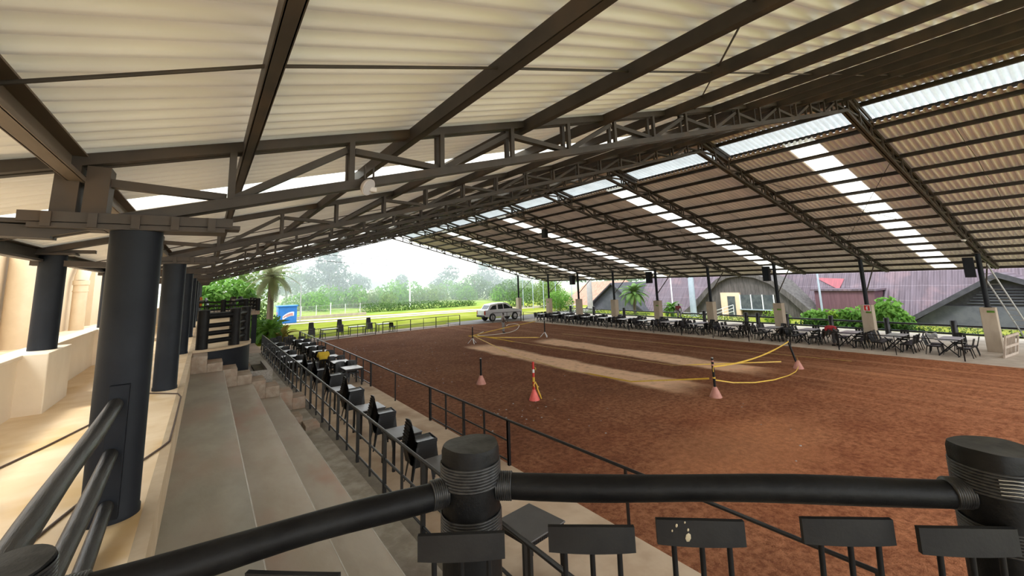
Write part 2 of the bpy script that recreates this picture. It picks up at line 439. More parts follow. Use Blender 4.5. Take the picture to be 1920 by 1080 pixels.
# ---- purlins: cold-rolled channels running the length of the hall
def channel(x, z, h=.14, fl=.07, t=.012, side=1):
    """web at x, flanges pointing to `side`"""
    mb = MB()
    mb.span((x - t / 2, Y0, z), (x + t / 2, Y1, z + h))
    for zz in (z, z + h - t):
        mb.span((x, Y0, zz), (x + side * fl, Y1, zz + t))
    lip = x + side * fl
    mb.span((lip - t / 2, Y0, z), (lip + t / 2, Y1, z + .03))
    return mb
LP = [.19, 1.69, 3.23, 4.74, 6.29, 7.86, 9.23, 10.72, 12.19, 13.78, 15.30]
t = tag(channel(-.85, zt(-.85) - .15, .20, .09, side=1).build('purlin', M['timber']), 'pale brown beam under the left roof above the round column heads', 'beam')
t = tag(channel(-2.05, zt(-2.05) - .14, .19, .09, side=1).build('eave_beam', M['purlin']), 'dark beam along the left eave over the parapet columns', 'beam')
for i, x in enumerate(LP):
    tag(channel(x, zt(x) - .09).build('purlin', M['purlin']), 'dark steel purlin under the left roof slope, %s up from the round column heads' % ORD[i], 'purlin', 'left roof purlins')
RP = [36.40 - 1.344 * k for k in range(14)]
for i, x in enumerate(RP):
    tag(channel(x, zt(x) - .09, side=-1).build('purlin', M['purlin']), 'dark steel purlin under the right roof slope, %s up from the right eave' % ORD[i], 'purlin', 'right roof purlins')
tag(channel(17.82, zt(17.82) - .09, .14, side=-1).build('purlin', M['purlin']), 'dark purlin at the lower lip of the bright ridge opening', 'purlin')
tag(channel(16.74, zc(16.74) - .18, .14, side=-1).build('purlin', M['purlin']), 'dark purlin along the upper edge of the milky ridge sheets', 'purlin')
tag(channel(17.90, zc(17.90) - .17, .13, .05, side=-1).build('purlin', M['purlin']), 'dark purlin along the lower edge of the milky ridge sheets', 'purlin')

# ---- trusses
def make_truss():
    root = thing('roof_truss', 'brown steel lattice truss spanning the hall over the %s pair of columns' % ORD[0], 'roof truss', (0, FR[0], 0), 0, 'roof trusses')
    st = M['steel']
    def pc(name, fn):
        b = MB(); fn(b); return b.build(name, st, root)
    def chord(b, x0, z0, x1, z1, w=.17, h=.085):
        # two back-to-back channels with a slot between
        for s in (-1, 1): b.bar((x0, s * w * .3, z0), (x1, s * w * .3, z1), w * .36, h)
        b.bar((x0, 0, z0 + h * .42), (x1, 0, z1 + h * .42), w, h * .12)
    c = .0
    pc('top_chord', lambda b: chord(b, -2.15, zt(-2.15) - c, RX, zt(RX) - c))
    pc('top_chord', lambda b: chord(b, RX, zt(RX) - c, 36.45, zt(36.45) - c))
    pc('bottom_chord', lambda b: chord(b, -.95, zb(-.95), RX - .15, zb(RX)))
    pc('bottom_chord', lambda b: chord(b, RX - .15, zb(RX), mir(-.95), zb(-.95)))
    pc('tail_chord', lambda b: chord(b, -2.1, zt(-2.1) - .14, -.9, zb(-.9) - .02))
    pc('tail_chord', lambda b: chord(b, mir(-.9), zb(-.9), 36.2, zt(36.2) - .14))
    def post(x, w=.05):
        top, bot = zt(x) - .03, zb(x)
        if x > mir(-.9): bot = zb(-.9) + (zt(36.2) - .14 - zb(-.9)) * (x - mir(-.9)) / (36.2 - mir(-.9))
        def f(b):
            for s in (-1, 1): b.bar((x, s * .06, bot), (x, s * .06, top), w, .045, up=(0, 1, 0))
        pc('lattice_post', f)
    def diag(x0, z0, x1, z1):
        pc('diagonal', lambda b: b.bar((x0, 0, z0), (x1, 0, z1), .085, .06))
    n = 17; stp = (RX + .85) / n
    for side in (0, 1):
        q = (lambda x: x) if side == 0 else mir
        for k in range(n):
            x = -.85 + stp * k; xx = x + stp
            if k: post(q(x))
            if k % 2 == 0: diag(q(x + .04), zt(x) - .12, q(xx - .03), zb(xx) + .05)
            else: diag(q(x + .03), zb(x) + .05, q(xx - .04), zt(xx) - .12)
    for x in (mir(-1.9), mir(-2.9), mir(-3.9)): post(x)
    diag(mir(-.9), zt(mir(-.9)) - .1, mir(-1.9), zb(-.9) - .16); diag(mir(-1.9), zb(-.9) - .16, mir(-2.9), zt(mir(-2.9)) - .1)
    def endp(b):
        for xx in (-.86, -.70):
            b.bar((xx, 0, 4.66), (xx + .01, 0, zt(-.85) - .03), .13, .20, up=(0, 1, 0))
    pc('end_post', endp)
    def kp(b):
        for s in (-1, 1):
            b.bar((RX, s * .06, zb(RX)), (RX, s * .06, zt(RX)), .06, .05, up=(0, 1, 0))
        b.bar((RX - .25, 0, zb(RX) + .02), (RX + .25, 0, zb(RX) + .02), .17, .05)
    pc('ridge_post', kp)
    def br(b):
        for s in (-1, 1):
            b.bar((16.2, s * .07, zc(16.2) - .16), (17.9, s * .07, zc(17.9) - .16), .05, .12)
            b.bar((17.75, s * .07, zt(17.75) - .02), (17.75, s * .07, zc(17.75) - .16), .05, .05, up=(0, 1, 0))
            b.bar((16.6, s * .07, zt(16.6) - .05), (16.3, s * .07, zc(16.3) - .16), .05, .05, up=(0, 1, 0))
    pc('ridge_bracket', br)
    return root
tr = make_truss()
for i in range(1, 9):
    dup(tr, (0, FR[i], 0), 0, 'brown steel lattice truss spanning the hall over the %s pair of columns from the camera' % ORD[i])
tr['label'] = 'nearest brown steel lattice truss, seen large above the big black column'

# ---- sag rods and braces under the sheets
def rod(name, pts, lab, r=.011, cat='tie rod', m='steel', group=None):
    b = MB(); b.tube(pts, r, 6)
    return tag(b.build(name, M[m], smooth=60), lab, cat, group)
for i in range(7):
    y = 2.52 + 4.8 * i
    zz = lambda x: zt(x) - .02
    pts = [(-2.0, y + .5 * (i == 0), zz(-2.0))] + [(x, y + .05 * math.sin(x * 2), zz(x)) for x in LP]
    rod('tie_rod', pts, 'thin rod threaded through the left purlins in the %s bay' % ORD[i], group='left tie rods')
    pts = [(x, y + .03 * math.sin(x * 2), zz(x)) for x in RP]
    rod('tie_rod', pts, 'thin rod threaded through the right purlins in the %s bay' % ORD[i], .009, group='right tie rods')
for i, (a, b_) in enumerate([((2.9, 1.1), (8.6, 5.2)), ((9.2, 9.1), (4.9, 13.7))]):
    rod('brace_rod', [(a[0], a[1], zt(a[0]) + .02), (b_[0], b_[1], zt(b_[0]) + .02)],
        ['dark diagonal brace rod under the near left roof', 'dark diagonal brace rod under the left roof in the second bay'][i])
for i in range(4):
    y = FR[2 * i]
    rod('brace_rod', [(30.9, y + .1, zt(30.9) + .01), (20.0, y + 4.7, zt(20.0) + .01)], 'diagonal brace rod under the right roof, %s from the camera' % ORD[i], .012, group='right roof braces')
    rod('brace_rod', [(20.2, y + .1, zt(20.2) - .05), (29.5, y + 4.7, zt(29.5) - .05)], 'crossing brace rod under the right roof, %s from the camera' % ORD[i], .012, group='right roof cross braces')

# ---- columns
def make_left_column():
    root = thing('column', 'large round black column nearest the camera on the raised walkway', 'column', (0, 0, 0), 0, 'round black columns on the left')
    b = MB(); b.lathe([(.163, 0), (.163, .04), (.156, .05), (.156, 1.98)], n=40); b.build('shaft', M['column'], root, smooth=40)
    b = MB()
    b.box((.0, 0, 2.0), (1.1, .30, .035)); b.box((-.02, 0, 2.03), (1.35, .22, .03))
    for s in (-1, 1): b.box((.0, s * .14, 2.06), (1.2, .02, .07))
    for k in range(5): b.box((-.46 + .23 * k, -.155, 2.04), (.05, .03, .10))
    b.build('bearing_plate', M['steel'], root)
    return root
lc = Once(make_left_column())
for i, y in enumerate(FR):
    lab = 'large round black column nearest the camera on the raised walkway' if i == 0 else 'round black column on the raised left walkway, %s from the camera' % ORD[i]
    lc((-.457, y, 2.68), 0, lab)

def make_right_column():
    root = thing('roof_column', 'x', 'column', (0, 0, 0), 0, 'black columns on beige plinths on the right')
    b = MB(); b.box((0, 0, 1.07), (.48, .54, 2.14)); b.build('plinth', M['plinth'], root, bevel=.02)
    b = MB(); b.lathe([(.15, 2.14), (.15, 2.16), (.105, 2.17), (.105, 4.78)], n=24); b.build('steel_shaft', M['column'], root, smooth=40)
    b = MB(); b.box((0, 0, 4.80), (.7, .3, .04)); b.build('bearing_plate', M['steel'], root)
    b = MB(); b.tube([(.12, 0, 2.75), (2.15, 0, zt(33.65) - .45)], .035, 8); b.build('stay_strut', M['steel'], root, smooth=60)
    return root
rc = Once(make_right_column())
CY = FR[:8] + [43.7]
for i, y in enumerate(CY):
    lab = ['black steel column on a beige concrete plinth beside the leaning ladder', 'black column whose beige plinth carries the red square sign'][i] if i < 2 else \
        'black steel column on a beige plinth, %s from the right edge of the row' % ORD[i]
    rc((31.5, y, 0), 0, lab)
# loudspeakers hung on the right columns
def make_speaker():
    root = thing('loudspeaker', 'x', 'speaker', (0, 0, 0), 0, 'black loudspeakers on the right columns')
    b = MB(); b.prism([(-.26, -.20), (.26, -.15), (.26, .15), (-.26, .20)], lambda x, y: (x, y, -.52), lambda x, y: (x, y, .46)); b.build('cabinet', M['black'], root, bevel=.015)
    b = MB(); b.box((-.27, 0, -.03), (.02, .34, .90)); b.build('grille', M['column'], root)
    b = MB(); b.box((.32, -.10, .12), (.12, .12, .1)); b.box((.30, -.10, .3), (.08, .28, .04)); b.build('mounting_bracket', M['steel'], root)
    return root
spk = Once(make_speaker())
for i in (0, 2, 4, 6):
    spk((31.05, CY[i] + .30, 4.14), .12, 'black box loudspeaker on the %s column from the right edge' % ORD[i])
b = MB(); b.box((0, 0, 0), (.34, .34, .62)); t = thing('loudspeaker', 'small black loudspeaker hanging under the middle of the right roof', 'speaker', (20.0, 24.2, zb(20.0) - .3))
b.build('cabinet', M['black'], t, bevel=.02); b = MB(); b.box((0, 0, .36), (.05, .4, .12)); b.build('mounting_bracket', M['steel'], t)

# floodlight under the nearest truss
t = thing('floodlight', 'white round floodlight hanging under the nearest truss', 'lamp', (1.24, 4.16, 5.15))
b = MB()
b.grid(lambda u, v: (.085 * math.sin(u * PI / 2) * math.cos(2 * PI * v) * 1.0, .085 * math.sin(u * PI / 2) * math.sin(2 * PI * v), .075 * math.cos(u * PI / 2)), 10, 24)
s = b.build('lamp_shell', M['lamp'], t, smooth=180); s.rotation_euler = (math.radians(-62), 0, math.radians(40)); s.modifiers.new('Solidify', 'SOLIDIFY').thickness = .008
b = MB(); b.lathe([(.0, -.004), (.078, -.004), (.078, .004), (0, .004)], n=28, cap=False); g = b.build('lamp_glass', M['lampglass'], t); g.rotation_euler = s.rotation_euler
b = MB(); b.box((.05, .05, -.01), (.07, .07, .05)); b.build('ballast_box', M['lamp'], t, bevel=.01)
b = MB()
for x in (-.045, .075): b.bar((x * .7, .03, .04), (x * .7, .03, .22), .012, .03, up=(0, 1, 0))
b.build('hanger', M['steel'], t)
# strip light on the right truss
t = thing('strip_light', 'short pale strip light on the truss above the right end', 'lamp', (28.9, 4.3, zb(28.9) - .13))
b = MB(); b.box((0, 0, 0), (.5, .12, .05)); b.build('lamp_housing', M['white'], t, bevel=.01)
b = MB(); b.box((0, 0, -.04), (.46, .07, .03)); b.build('diffuser', M['white'], t)
# ================================================================== ground and setting
def slab(poly, z, th, m, name='floor'):
    b = MB(); b.prism(poly, lambda x, y: (x, y, z - th), lambda x, y: (x, y, z))
    return struct(name, b, m)
DIRT = [(5.95, -5), (27.35, -5), (27.35, 37.8), (21.0, 39.3), (14.6, 38.7), (9.0, 37.9), (5.95, 36.6)]
slab(DIRT, 0.0, .3, M['dirt'])
slab([(2.5, -5), (5.95, -5), (5.95, 36.6), (5.0, 38.0), (2.5, 38.0)], .03, .3, M['terrace'])
slab([(27.35, -5), (37.6, -5), (37.6, 40), (27.35, 37.8)], .04, .3, M['stand'])
slab([(5.0, 38.0), (5.95, 36.6), (9.0, 37.9), (14.6, 38.7), (21, 39.3), (21, 41.2), (14.5, 41.0), (8.5, 40.2), (5.0, 40.0)], .02, .3, M['path'])
slab([(21, 39.3), (27.35, 37.8), (37.6, 40), (60, 44), (60, 48), (34, 43.8), (21, 42.6)], .02, .3, M['road'])
slab([(-4, 58.5), (12, 57.2), (30, 55.6), (62, 49), (62, 50.5), (30, 57.4), (12, 59.0), (-4, 60.3)], .02, .3, M['path'])
slab([(9, 61.5), (34, 58.0), (62, 51.5), (62, 52.5), (34, 60.6), (9, 64.5)], .015, .3, M['path'])
slab([(-60, -30), (140, -30), (140, 66), (-60, 66)], -.02, .2, M['grass'])
# rough land rising behind the lawn
b = MB()
def hill(u, v):
    x = -70 + 260 * u; y = 64 + 180 * v
    h = .5 * math.sin(x * .07) + .4 * math.sin(x * .19 + 2 + y * .05)
    r = max(0, (y - 66) / 100)
    return (x, y, -.1 + r * (1.0 + h * .9) * 3.2)
b.grid(hill, 60, 40)
struct('floor', b, M['meadow'], smooth=180, fixn=False)

# raised walkway on the left
slab([(-2.2, -5), (-.28, -5), (-.28, 40), (-2.2, 40)], 2.68, .5, M['promenade'])
b = MB(); b.span((-.28, 1.4, 2.0), (-.2, 13.9, 2.683)); b.span((-.28, 13.9, 2.0), (-.2, 40, 2.683))
struct('trim_1', b, M['curb'])
slab([(-14, -5), (-2.2, -5), (-2.2, 60), (-14, 60)], 2.4, .5, M['promenade'])

# parapet with pedestals, and the cream building behind it
b = MB(); b.span((-2.14, -5, 2.6), (-1.96, 40, 3.40)); b.span((-2.18, -5, 3.40), (-1.92, 40, 3.45))
struct('wall_left', b, M['parapet'], bevel=.01)
for i, y in enumerate(FR[:4]):
    b = MB(); b.span((-2.2, y - .62, 2.6), (-1.68, y + .62, 3.452))
    struct('wall_left', b, M['parapet'], bevel=.012)
b = MB(); b.lathe([(.152, 0), (.152, 1.34)], n=32)
pc_ = thing('column', 'black column standing on the cream parapet at the left edge', 'column', (-1.88, FR[1], 3.452))
b.build('shaft', M['column'], pc_, smooth=40)
b = MB(); b.box((0, 0, 1.36), (.5, .3, .03)); b.box((.1, 0, 1.40), (.7, .12, .05)); b.build('bearing_plate', M['steel'], pc_)
for i in (2, 3):
    dup(pc_, (-1.88, FR[i], 3.452), 0, 'black column on the cream parapet, %s beyond the nearest parapet column' % ['', '', 'next', 'second'][i])
b = MB(); b.span((-6.3, -5, 2.2), (-6.0, 27, 5.9)); b.span((-6.3, 27, 2.2), (-6.0, 60, 6.7)); b.span((-6.0, 36.2, 2.2), (-5.6, 41, 6.7))
struct('wall_left', b, M['wall'])
t = thing('drain_pipe', 'thick cream drainpipe running down the building wall beside the black column', 'pipe', (-5.55, 32.5, 2.4))
b = MB(); b.tube([(0, 0, 0), (0, 0, 2.6)], .30, 20); b.build('pipe_run', M['pvc'], t, smooth=40)
b = MB(); b.tube([(0, 0, 2.55), (0, .05, 2.75), (.0, .45, 3.15), (0, 1.15, 3.55), (-.05, 1.45, 3.9), (-.05, 1.5, 4.25)], .30, 20); b.build('pipe_bend', M['pvc'], t, smooth=50)
b = MB(); b.lathe([(.34, 2.36), (.34, 2.60)], n=24); b.lathe([(.325, 2.0), (.325, 2.06)], n=24); b.build('pipe_collar', M['pvc'], t, smooth=40)
t = thing('pier', 'wide cream rounded pier on the building wall at the left edge of the view', 'pier', (-5.4, 23.4, 2.4))
b = MB(); b.tube([(0, 0, 0), (0, 0, 3.5)], .55, 28); b.build('pier_shaft', M['pvc'], t, smooth=40)
t = thing('gate_post', 'pale grey gate post at the end of the cream parapet beside the big column', 'post', (-1.86, 15.0, 3.45))
b = MB(); b.box((0, 0, .37), (.10, .10, 2.26)); b.build('post_shaft', M['white'], t)
b = MB(); b.box((.02, -.02, .15), (.09, .11, 1.15)); b.build('gate_latch', M['bark'], t)

# ---- stepped seating
STEPS = [(-.2, .453, 2.28, 'bench'), (.453, 1.08, 1.88, 'bench_warm'), (1.08, 1.70, 1.48, 'bench_warm'), (1.70, 2.30, 1.08, 'rough')]
SL = ['grey concrete seating step directly beside the raised walkway, widest and highest', 'reddish grey concrete seating step, second down from the walkway',
      'reddish concrete seating step, third down from the walkway', 'rough stained concrete step next to the black guard rail, lowest']
for i, (x0, x1, z, mm) in enumerate(STEPS):
    t = thing('seating_step', SL[i], 'step', (0, 0, 0), 0)
    b = MB(); b.span((x0, -3, -.1), (x1, 13.0 if i < 3 else 25.6, z)); b.build('tread', M[mm], t)
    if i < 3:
        b = MB(); b.span((x1 - .008, 1.9, z - .004), (x1 + .002, 12.98, z + .002)); b.build('edge_highlight', M['edge'], t)  # thin strip paints in the highlight along the step edge
b = MB(); b.span((2.30, -3, -.2), (2.52, 25.6, 1.05)); struct('trim_2', b, M['gutter'])
slab([(1.2, 13.0), (1.7, 13.0), (1.7, 34), (1.2, 34)], 1.07, .5, M['stone'])
slab([(-.2, 18), (2.3, 25.6), (2.52, 25.6), (2.52, 38), (-.2, 38)], 1.06, .5, M['path'])

# stone stairs closing the far end of the steps
t = thing('stone_stair', 'short flight of brown stone steps at the far end of the seating', 'stairs', (0, 13.0, 0))
for k in range(8):
    x = -.2 + .315 * k; z = 2.66 - .185 * k
    b = MB(); b.span((x, .02, z - .6), (x + .315, .85 if k < 5 else .7, z)); b.build('stair_block', M['stone'], t, bevel=.012)
t = thing('stone_stair', 'pair of loose brown stone blocks used as steps nearer the guard rail', 'stairs', (0, 0, 0))
for (x, y, z, w, l) in [(1.83, 11.7, 1.28, .32, .55), (2.12, 11.2, 1.18, .3, .5), (1.85, 16.2, 1.28, .3, .5)]:
    b = MB(); b.span((x - w / 2, y - l / 2, 1.0), (x + w / 2, y + l / 2, z)); b.build('stair_block', M['stone'], t, bevel=.012)
# granite planter and curved dark wall
b = MB(); b.span((.48, 13.90, 1.0), (1.62, 14.02, 2.02)); b.span((1.50, 14.02, 1.0), (1.62, 15.9, 2.02)); b.span((.49, 14.02, 1.0), (1.50, 15.88, 1.88))
t = thing('planter', 'speckled granite planter box below the curved dark wall', 'planter'); b.build('planter_wall', M['granite'], t)
b = MB(); b.span((1.25, 14.05, 1.88), (1.5, 15.85, 1.93)); b.build('soil', M['soil'], t)
arc = [(-.2, 13.9), (.05, 13.92), (.3, 14.0), (.6, 14.2), (.85, 14.45), (1.02, 14.75), (1.12, 15.1), (1.16, 15.6), (1.18, 30.3), (-.2, 30.3)]
t = thing('viewing_balcony', 'curved dark blue wall with a black log rail beyond the seating steps', 'balcony')
b = MB(); b.prism(arc, lambda x, y: (x, y, 1.0), lambda x, y: (x, y, 2.66)); b.build('curved_wall', M['column'], t, smooth=30)
b = MB(); b.prism([(x * 1.0 + (.03 if x > 0 else 0), y - .03) for x, y in arc], lambda x, y: (x, y, 2.66), lambda x, y: (x, y, 2.72)); b.build('balcony_floor', M['curb'], t)
pl = [(-.02, 14.06), (.70, 14.50), (1.0, 15.35)]
for x, y in pl:
    b = MB(); b.lathe([(.135, 0), (.13, .4), (.135, .98), (.11, 1.0)], (x, y, 2.72), 18); b.build('log_post', M['log'], t, smooth=40)
for z in (2.90, 3.10, 3.30, 3.55):
    for a, c in ((0, 1), (1, 2)):
        b = MB(); b.tube([(pl[a][0], pl[a][1], z), (pl[c][0], pl[c][1], z)], .062 if z < 3.5 else .085, 10); b.build('log_rail', M['log'], t, smooth=60)
# raised timber deck further on
t = thing('timber_deck', 'dark raised deck with a black log railing in front of the big green shrub', 'deck', (0, 30.5, 0))
b = MB(); b.span((-1.6, 0, 2.72), (2.70, 5, 2.96)); b.build('deck_floor', M['stone'], t)
for x in (2.45, .2):
    b = MB(); b.span((x - .13, .05, 1.05), (x + .13, .31, 2.72)); b.build('support_post', M['column'], t)
for x, y in ((-.6, .1), (.85, .1), (1.98, .1), (2.6, .12), (2.6, 2.4), (2.6, 4.7)):
    b = MB(); b.lathe([(.13, 0), (.13, .72), (.10, .74)], (x, y, 2.94), 12); b.build('log_post', M['log'], t, smooth=40)
for z in (3.12, 3.33, 3.56):
    for p in (((-1.5, .1, z), (2.6, .12, z)), ((2.6, .12, z), (2.6, 4.7, z))):
        b = MB(); b.tube(p, .045, 8); b.build('log_rail', M['log'], t, smooth=60)
t = thing('notice_box', 'small orange box fixed on the far black column beside the deck', 'box', (-.24, FR[6], 3.55))
b = MB(); b.box((0, 0, 0), (.12, .5, .62)); b.build('box_body', M['orange'], t, bevel=.02)
b = MB(); b.box((.063, 0, .05), (.006, .4, .4)); b.build('box_front', M['orange'], t)

# ---- tube railings
def pipe_rail(name, label, pts, zb_, zt_, rails, step, r=.022, m='rail', skip=None, group=None):
    t = thing(name, label, 'railing', (0, 0, 0), 0, group)
    P = [Vector((p[0], p[1], 0)) for p in pts]
    L = sum((P[i + 1] - P[i]).length for i in range(len(P) - 1))
    b = MB(); b.tube([(p.x, p.y, zt_) for p in P], r * 1.15, 10); b.build('top_rail', M[m], t, smooth=60)
    for z in rails:
        b = MB(); b.tube([(p.x, p.y, z) for p in P], r * .85, 8); b.build('lower_rail', M[m], t, smooth=60)
    n = max(1, int(round(L / step)))
    for k in range(n + 1):
        d = L * k / n; i = 0
        while i < len(P) - 2 and d > (P[i + 1] - P[i]).length + 1e-6:
            d -= (P[i + 1] - P[i]).length; i += 1
        q = P[i] + (P[i + 1] - P[i]).normalized() * d
        rr = r * (1.25 if k % 2 == 0 else .8)
        b = MB(); b.span((q.x - rr, q.y - rr, zb_), (q.x + rr, q.y + rr, zt_)); b.build('post', M[m], t)
    return t
pipe_rail('guard_rail', 'long black tube guard rail along the foot of the seating steps', [(2.42, 1.2), (2.42, 25.4)], 1.05, 1.94, (1.17, 1.54), .74, .020)
pipe_rail('arena_rail', 'black tube railing panel at the arena edge nearest the log posts', [(5.92, 8.81), (5.90, 13.07)], .03, 1.0, (.12, .55), 1.07, .024)
pipe_rail('arena_rail', 'dark tube railing panel at the arena edge beside the pale tables', [(5.88, 19.0), (5.88, 23.4)], .03, 1.0, (.12, .55), 1.1, .024)
pipe_rail('arena_rail', 'dark tube railing at the arena edge past the yellow shirted person', [(5.88, 27.6), (5.88, 36.3)], .03, 1.0, (.12, .55), 1.1, .024)
pipe_rail('arena_rail', 'single black rail on one post running toward the camera, right of the log post', [(6.05, 2.0), (5.99, 5.73), (5.92, 8.80)], .03, 1.0, (), 3.4, .024)
pipe_rail('arena_rail', 'single dark rail with one middle post between the two tube panels', [(5.90, 13.08), (5.86, 15.93), (5.88, 18.99)], .03, 1.0, (), 2.95, .024)
pipe_rail('arena_rail', 'single dark rail between the tube panels level with the yellow shirt', [(5.88, 23.41), (5.88, 27.59)], .03, 1.0, (), 2.1, .024)
pipe_rail('arena_rail', 'brown tube railing across the far end, left half beside the stacked chairs', [(6.0, 36.6), (8.9, 37.75), (12.2, 38.3)], .02, 1.0, (.12, .55), 1.6, .024, 'railbrown')
pipe_rail('arena_rail', 'brown tube railing across the far end, right half toward the pickup', [(12.9, 38.5), (17.0, 38.9), (20.9, 39.2)], .02, 1.0, (.12, .55), 1.35, .024, 'railbrown')
pipe_rail('arena_rail', 'short brown tube railing at the far corner right of the pickup', [(24.3, 38.4), (27.3, 37.6)], .02, 1.0, (.5,), 1.6, .024, 'railbrown')
pipe_rail('arena_rail', 'thin black rail in front of the right hand rows of chairs', [(27.5, 4.75), (27.5, 37.4)], .02, .93, (), 2.37, .018)
# thick post fence behind the right-hand stand
t = thing('post_fence', 'grey black post and rail fence behind the right hand chairs', 'fence', (35.5, 0, 0))
ys = [2.6, 6.33, 9.37, 12.4, 15.2, 17.3, 18.2, 21.8, 26.2, 30.7, 35.0, 38.8]
for y in ys:
    b = MB(); b.lathe([(.15, 0), (.15, 1.02), (.13, 1.05)], (0, y, .04), 14); b.build('fence_post', M['rail'], t, smooth=40)
for z in (.34, .80):
    b = MB(); b.tube([(0, y, z + .01 * math.sin(y)) for y in ys], .055, 8); b.build('fence_rail', M['rail'], t, smooth=60)

# ================================================================== foreground log rail and chairs
slab([(-.6, 1.92), (1.0, 1.62), (2.5, .32), (4.2, -1.4), (4.2, -4), (-.6, -4)], 2.3, .25, M['stone'])
t = thing('log_railing', 'black log railing with wire bound posts right in front of the camera', 'railing')
LPOST = [(-.455, 2.0, 3.425), (1.02, 1.83, 3.478), (2.63, .43, 3.478)]
for i, (x, y, tz) in enumerate(LPOST):
    b = MB(); n = 36; zz = [2.3, 2.6, 3.0, 3.3, tz - .02, tz]
    vs = []
    for k, z in enumerate(zz):
        for j in range(n):
            a = 2 * PI * j / n
            r = .128 * (1 + .025 * math.sin(3 * a + i * 2) + .015 * math.sin(7 * a + i) + .012 * math.sin(5 * z * 6 + a * 2)) * (1 if k < 5 else .95)
            vs.append((x + r * math.cos(a), y + r * math.sin(a), z + (.005 * math.sin(2 * a + i) if k >= 4 else 0)))
    fs = [(k * n + j, k * n + (j + 1) % n, (k + 1) * n + (j + 1) % n, (k + 1) * n + j) for k in range(len(zz) - 1) for j in range(n)]
    b.add(vs, fs)
    p = b.build('log_post', M['log'], t, smooth=50)
    b = MB(); top = [v for v in vs[-n:]]
    b.add([(v[0], v[1], v[2]) for v in top] + [(x, y, tz + .002)], [(j, (j + 1) % n, n) for j in range(n)])
    b.build('cut_end', M['logtop'], p)
    for z0, z1 in ((3.32, 3.415), (3.12, 3.21)):
        b = MB(); kk = 8; prof = []
        for q in range(kk * 4 + 1):
            prof.append((.1312 + .0042 * abs(math.sin(PI * q / 4)), z0 + (z1 - z0) * q / (kk * 4)))
        b.lathe(prof, (x, y, 0), 36, cap=False)
        b.build('wire_wrap', M['wire'], p, smooth=60)
    if i == 2:
        for q in range(5):
            z = 3.345 + .013 * q
            b = MB(); b.tube([(x + .140 * math.cos(a), y + .140 * math.sin(a), z + .002 * math.sin(9 * a)) for a in [PI * (1.02 + .30 * s / 10) + .15 for s in range(11)]], .0022, 5)
            b.build('bare_wire', M['wirebright'], p, smooth=60)
def log(a, c, r, nm='log_rail', wraps=True, m='log'):
    A, C = Vector(a), Vector(c); n = 14
    pts = []; rs = []
    for k in range(n + 1):
        u = k / n
        p = A.lerp(C, u); p.z += .006 * math.sin(u * 9 + r * 50); pts.append(p); rs.append(r * (1 + .035 * math.sin(u * 13 + a[0] * 5)))
    b = MB(); b.tube(pts, rs, 20); o = b.build(nm, M[m], t, smooth=60)
    if wraps:
        for e, f in ((A, C), (C, A)):
            d = (f - e).normalized(); b = MB(); s0 = .115
            pp = [e + d * (s0 + .07 * q / 24) for q in range(25)]
            b.tube(pp, [r * 1.06 + .0035 * abs(math.sin(PI * q / 3)) for q in range(25)], 20); b.build('wire_wrap', M['wire'], o, smooth=60)
log((-.43, 2.0, 3.30), (1.02, 1.83, 3.305), .052)
log((1.02, 1.83, 3.305), (2.63, .43, 3.30), .052)
log((-.465, 4.10, 3.45), (-.50, 2.05, 3.33), .046, wraps=False, m='logworn_lit')
log((-.465, 4.10, 3.13), (-.485, 2.05, 2.90), .044, wraps=False, m='logworn_lit')
log((-.46, 4.10, 2.81), (-.47, 2.05, 2.52), .042, wraps=False, m='logworn_lit')
b = MB(); b.box((-.452, 4.135, 3.15), (.11, .06, .86)); b.build('bracket_plate', M['column'], t, bevel=.006)

def make_bar_chair(name, label):
    t = thing(name, label, 'chair', (0, 0, 0), 0, 'bar chairs along the log rail')
    w = .335
    b = MB()
    def top(u, v, s):
        x = -w / 2 + w * u; y = -.012 * (1 - (2 * u - 1) ** 2)
        return (x, y + s, .85 + .09 * v + .006 * v * math.sin(PI * u))
    b.grid(lambda u, v: top(u, v, .010), 14, 2); b.grid(lambda u, v: top(u, v, -.010), 14, 2)
    for v in (0, 1): b.grid(lambda u, q, v=v: (top(u, v, 0)[0], top(u, v, 0)[1] - .010 + .020 * q, top(u, v, 0)[2]), 14, 1)
    for u in (0, 1): b.grid(lambda v, q, u=u: (top(u, v, 0)[0], top(u, v, 0)[1] - .010 + .020 * q, top(u, v, 0)[2]), 2, 1)
    b.build('back_slat', M['slat'], t, smooth=40)
    for x in (-.105, 0, .105):
        y = -.012 * (1 - (2 * x / w) ** 2)
        b = MB(); b.tube([(x * .95, y - .02, .44), (x, y + .012, .70), (x, y + .002, .87)], .0105, 10); b.build('spindle', M['black'], t, smooth=60)
    b = MB(); b.box((0, -.20, .435), (.38, .38, .035)); b.build('seat', M['slat'], t, bevel=.01)
    for x in (-.16, .16):
        for y in (-.36, -.03):
            b = MB(); b.tube([(x, y, .43), (x * 1.1, y * 1.04, 0)], .014, 8); b.build('leg', M['black'], t, smooth=60)
    return t
bc = Once(make_bar_chair('bar_chair', 'x'))
BR = math.radians(-40.3)
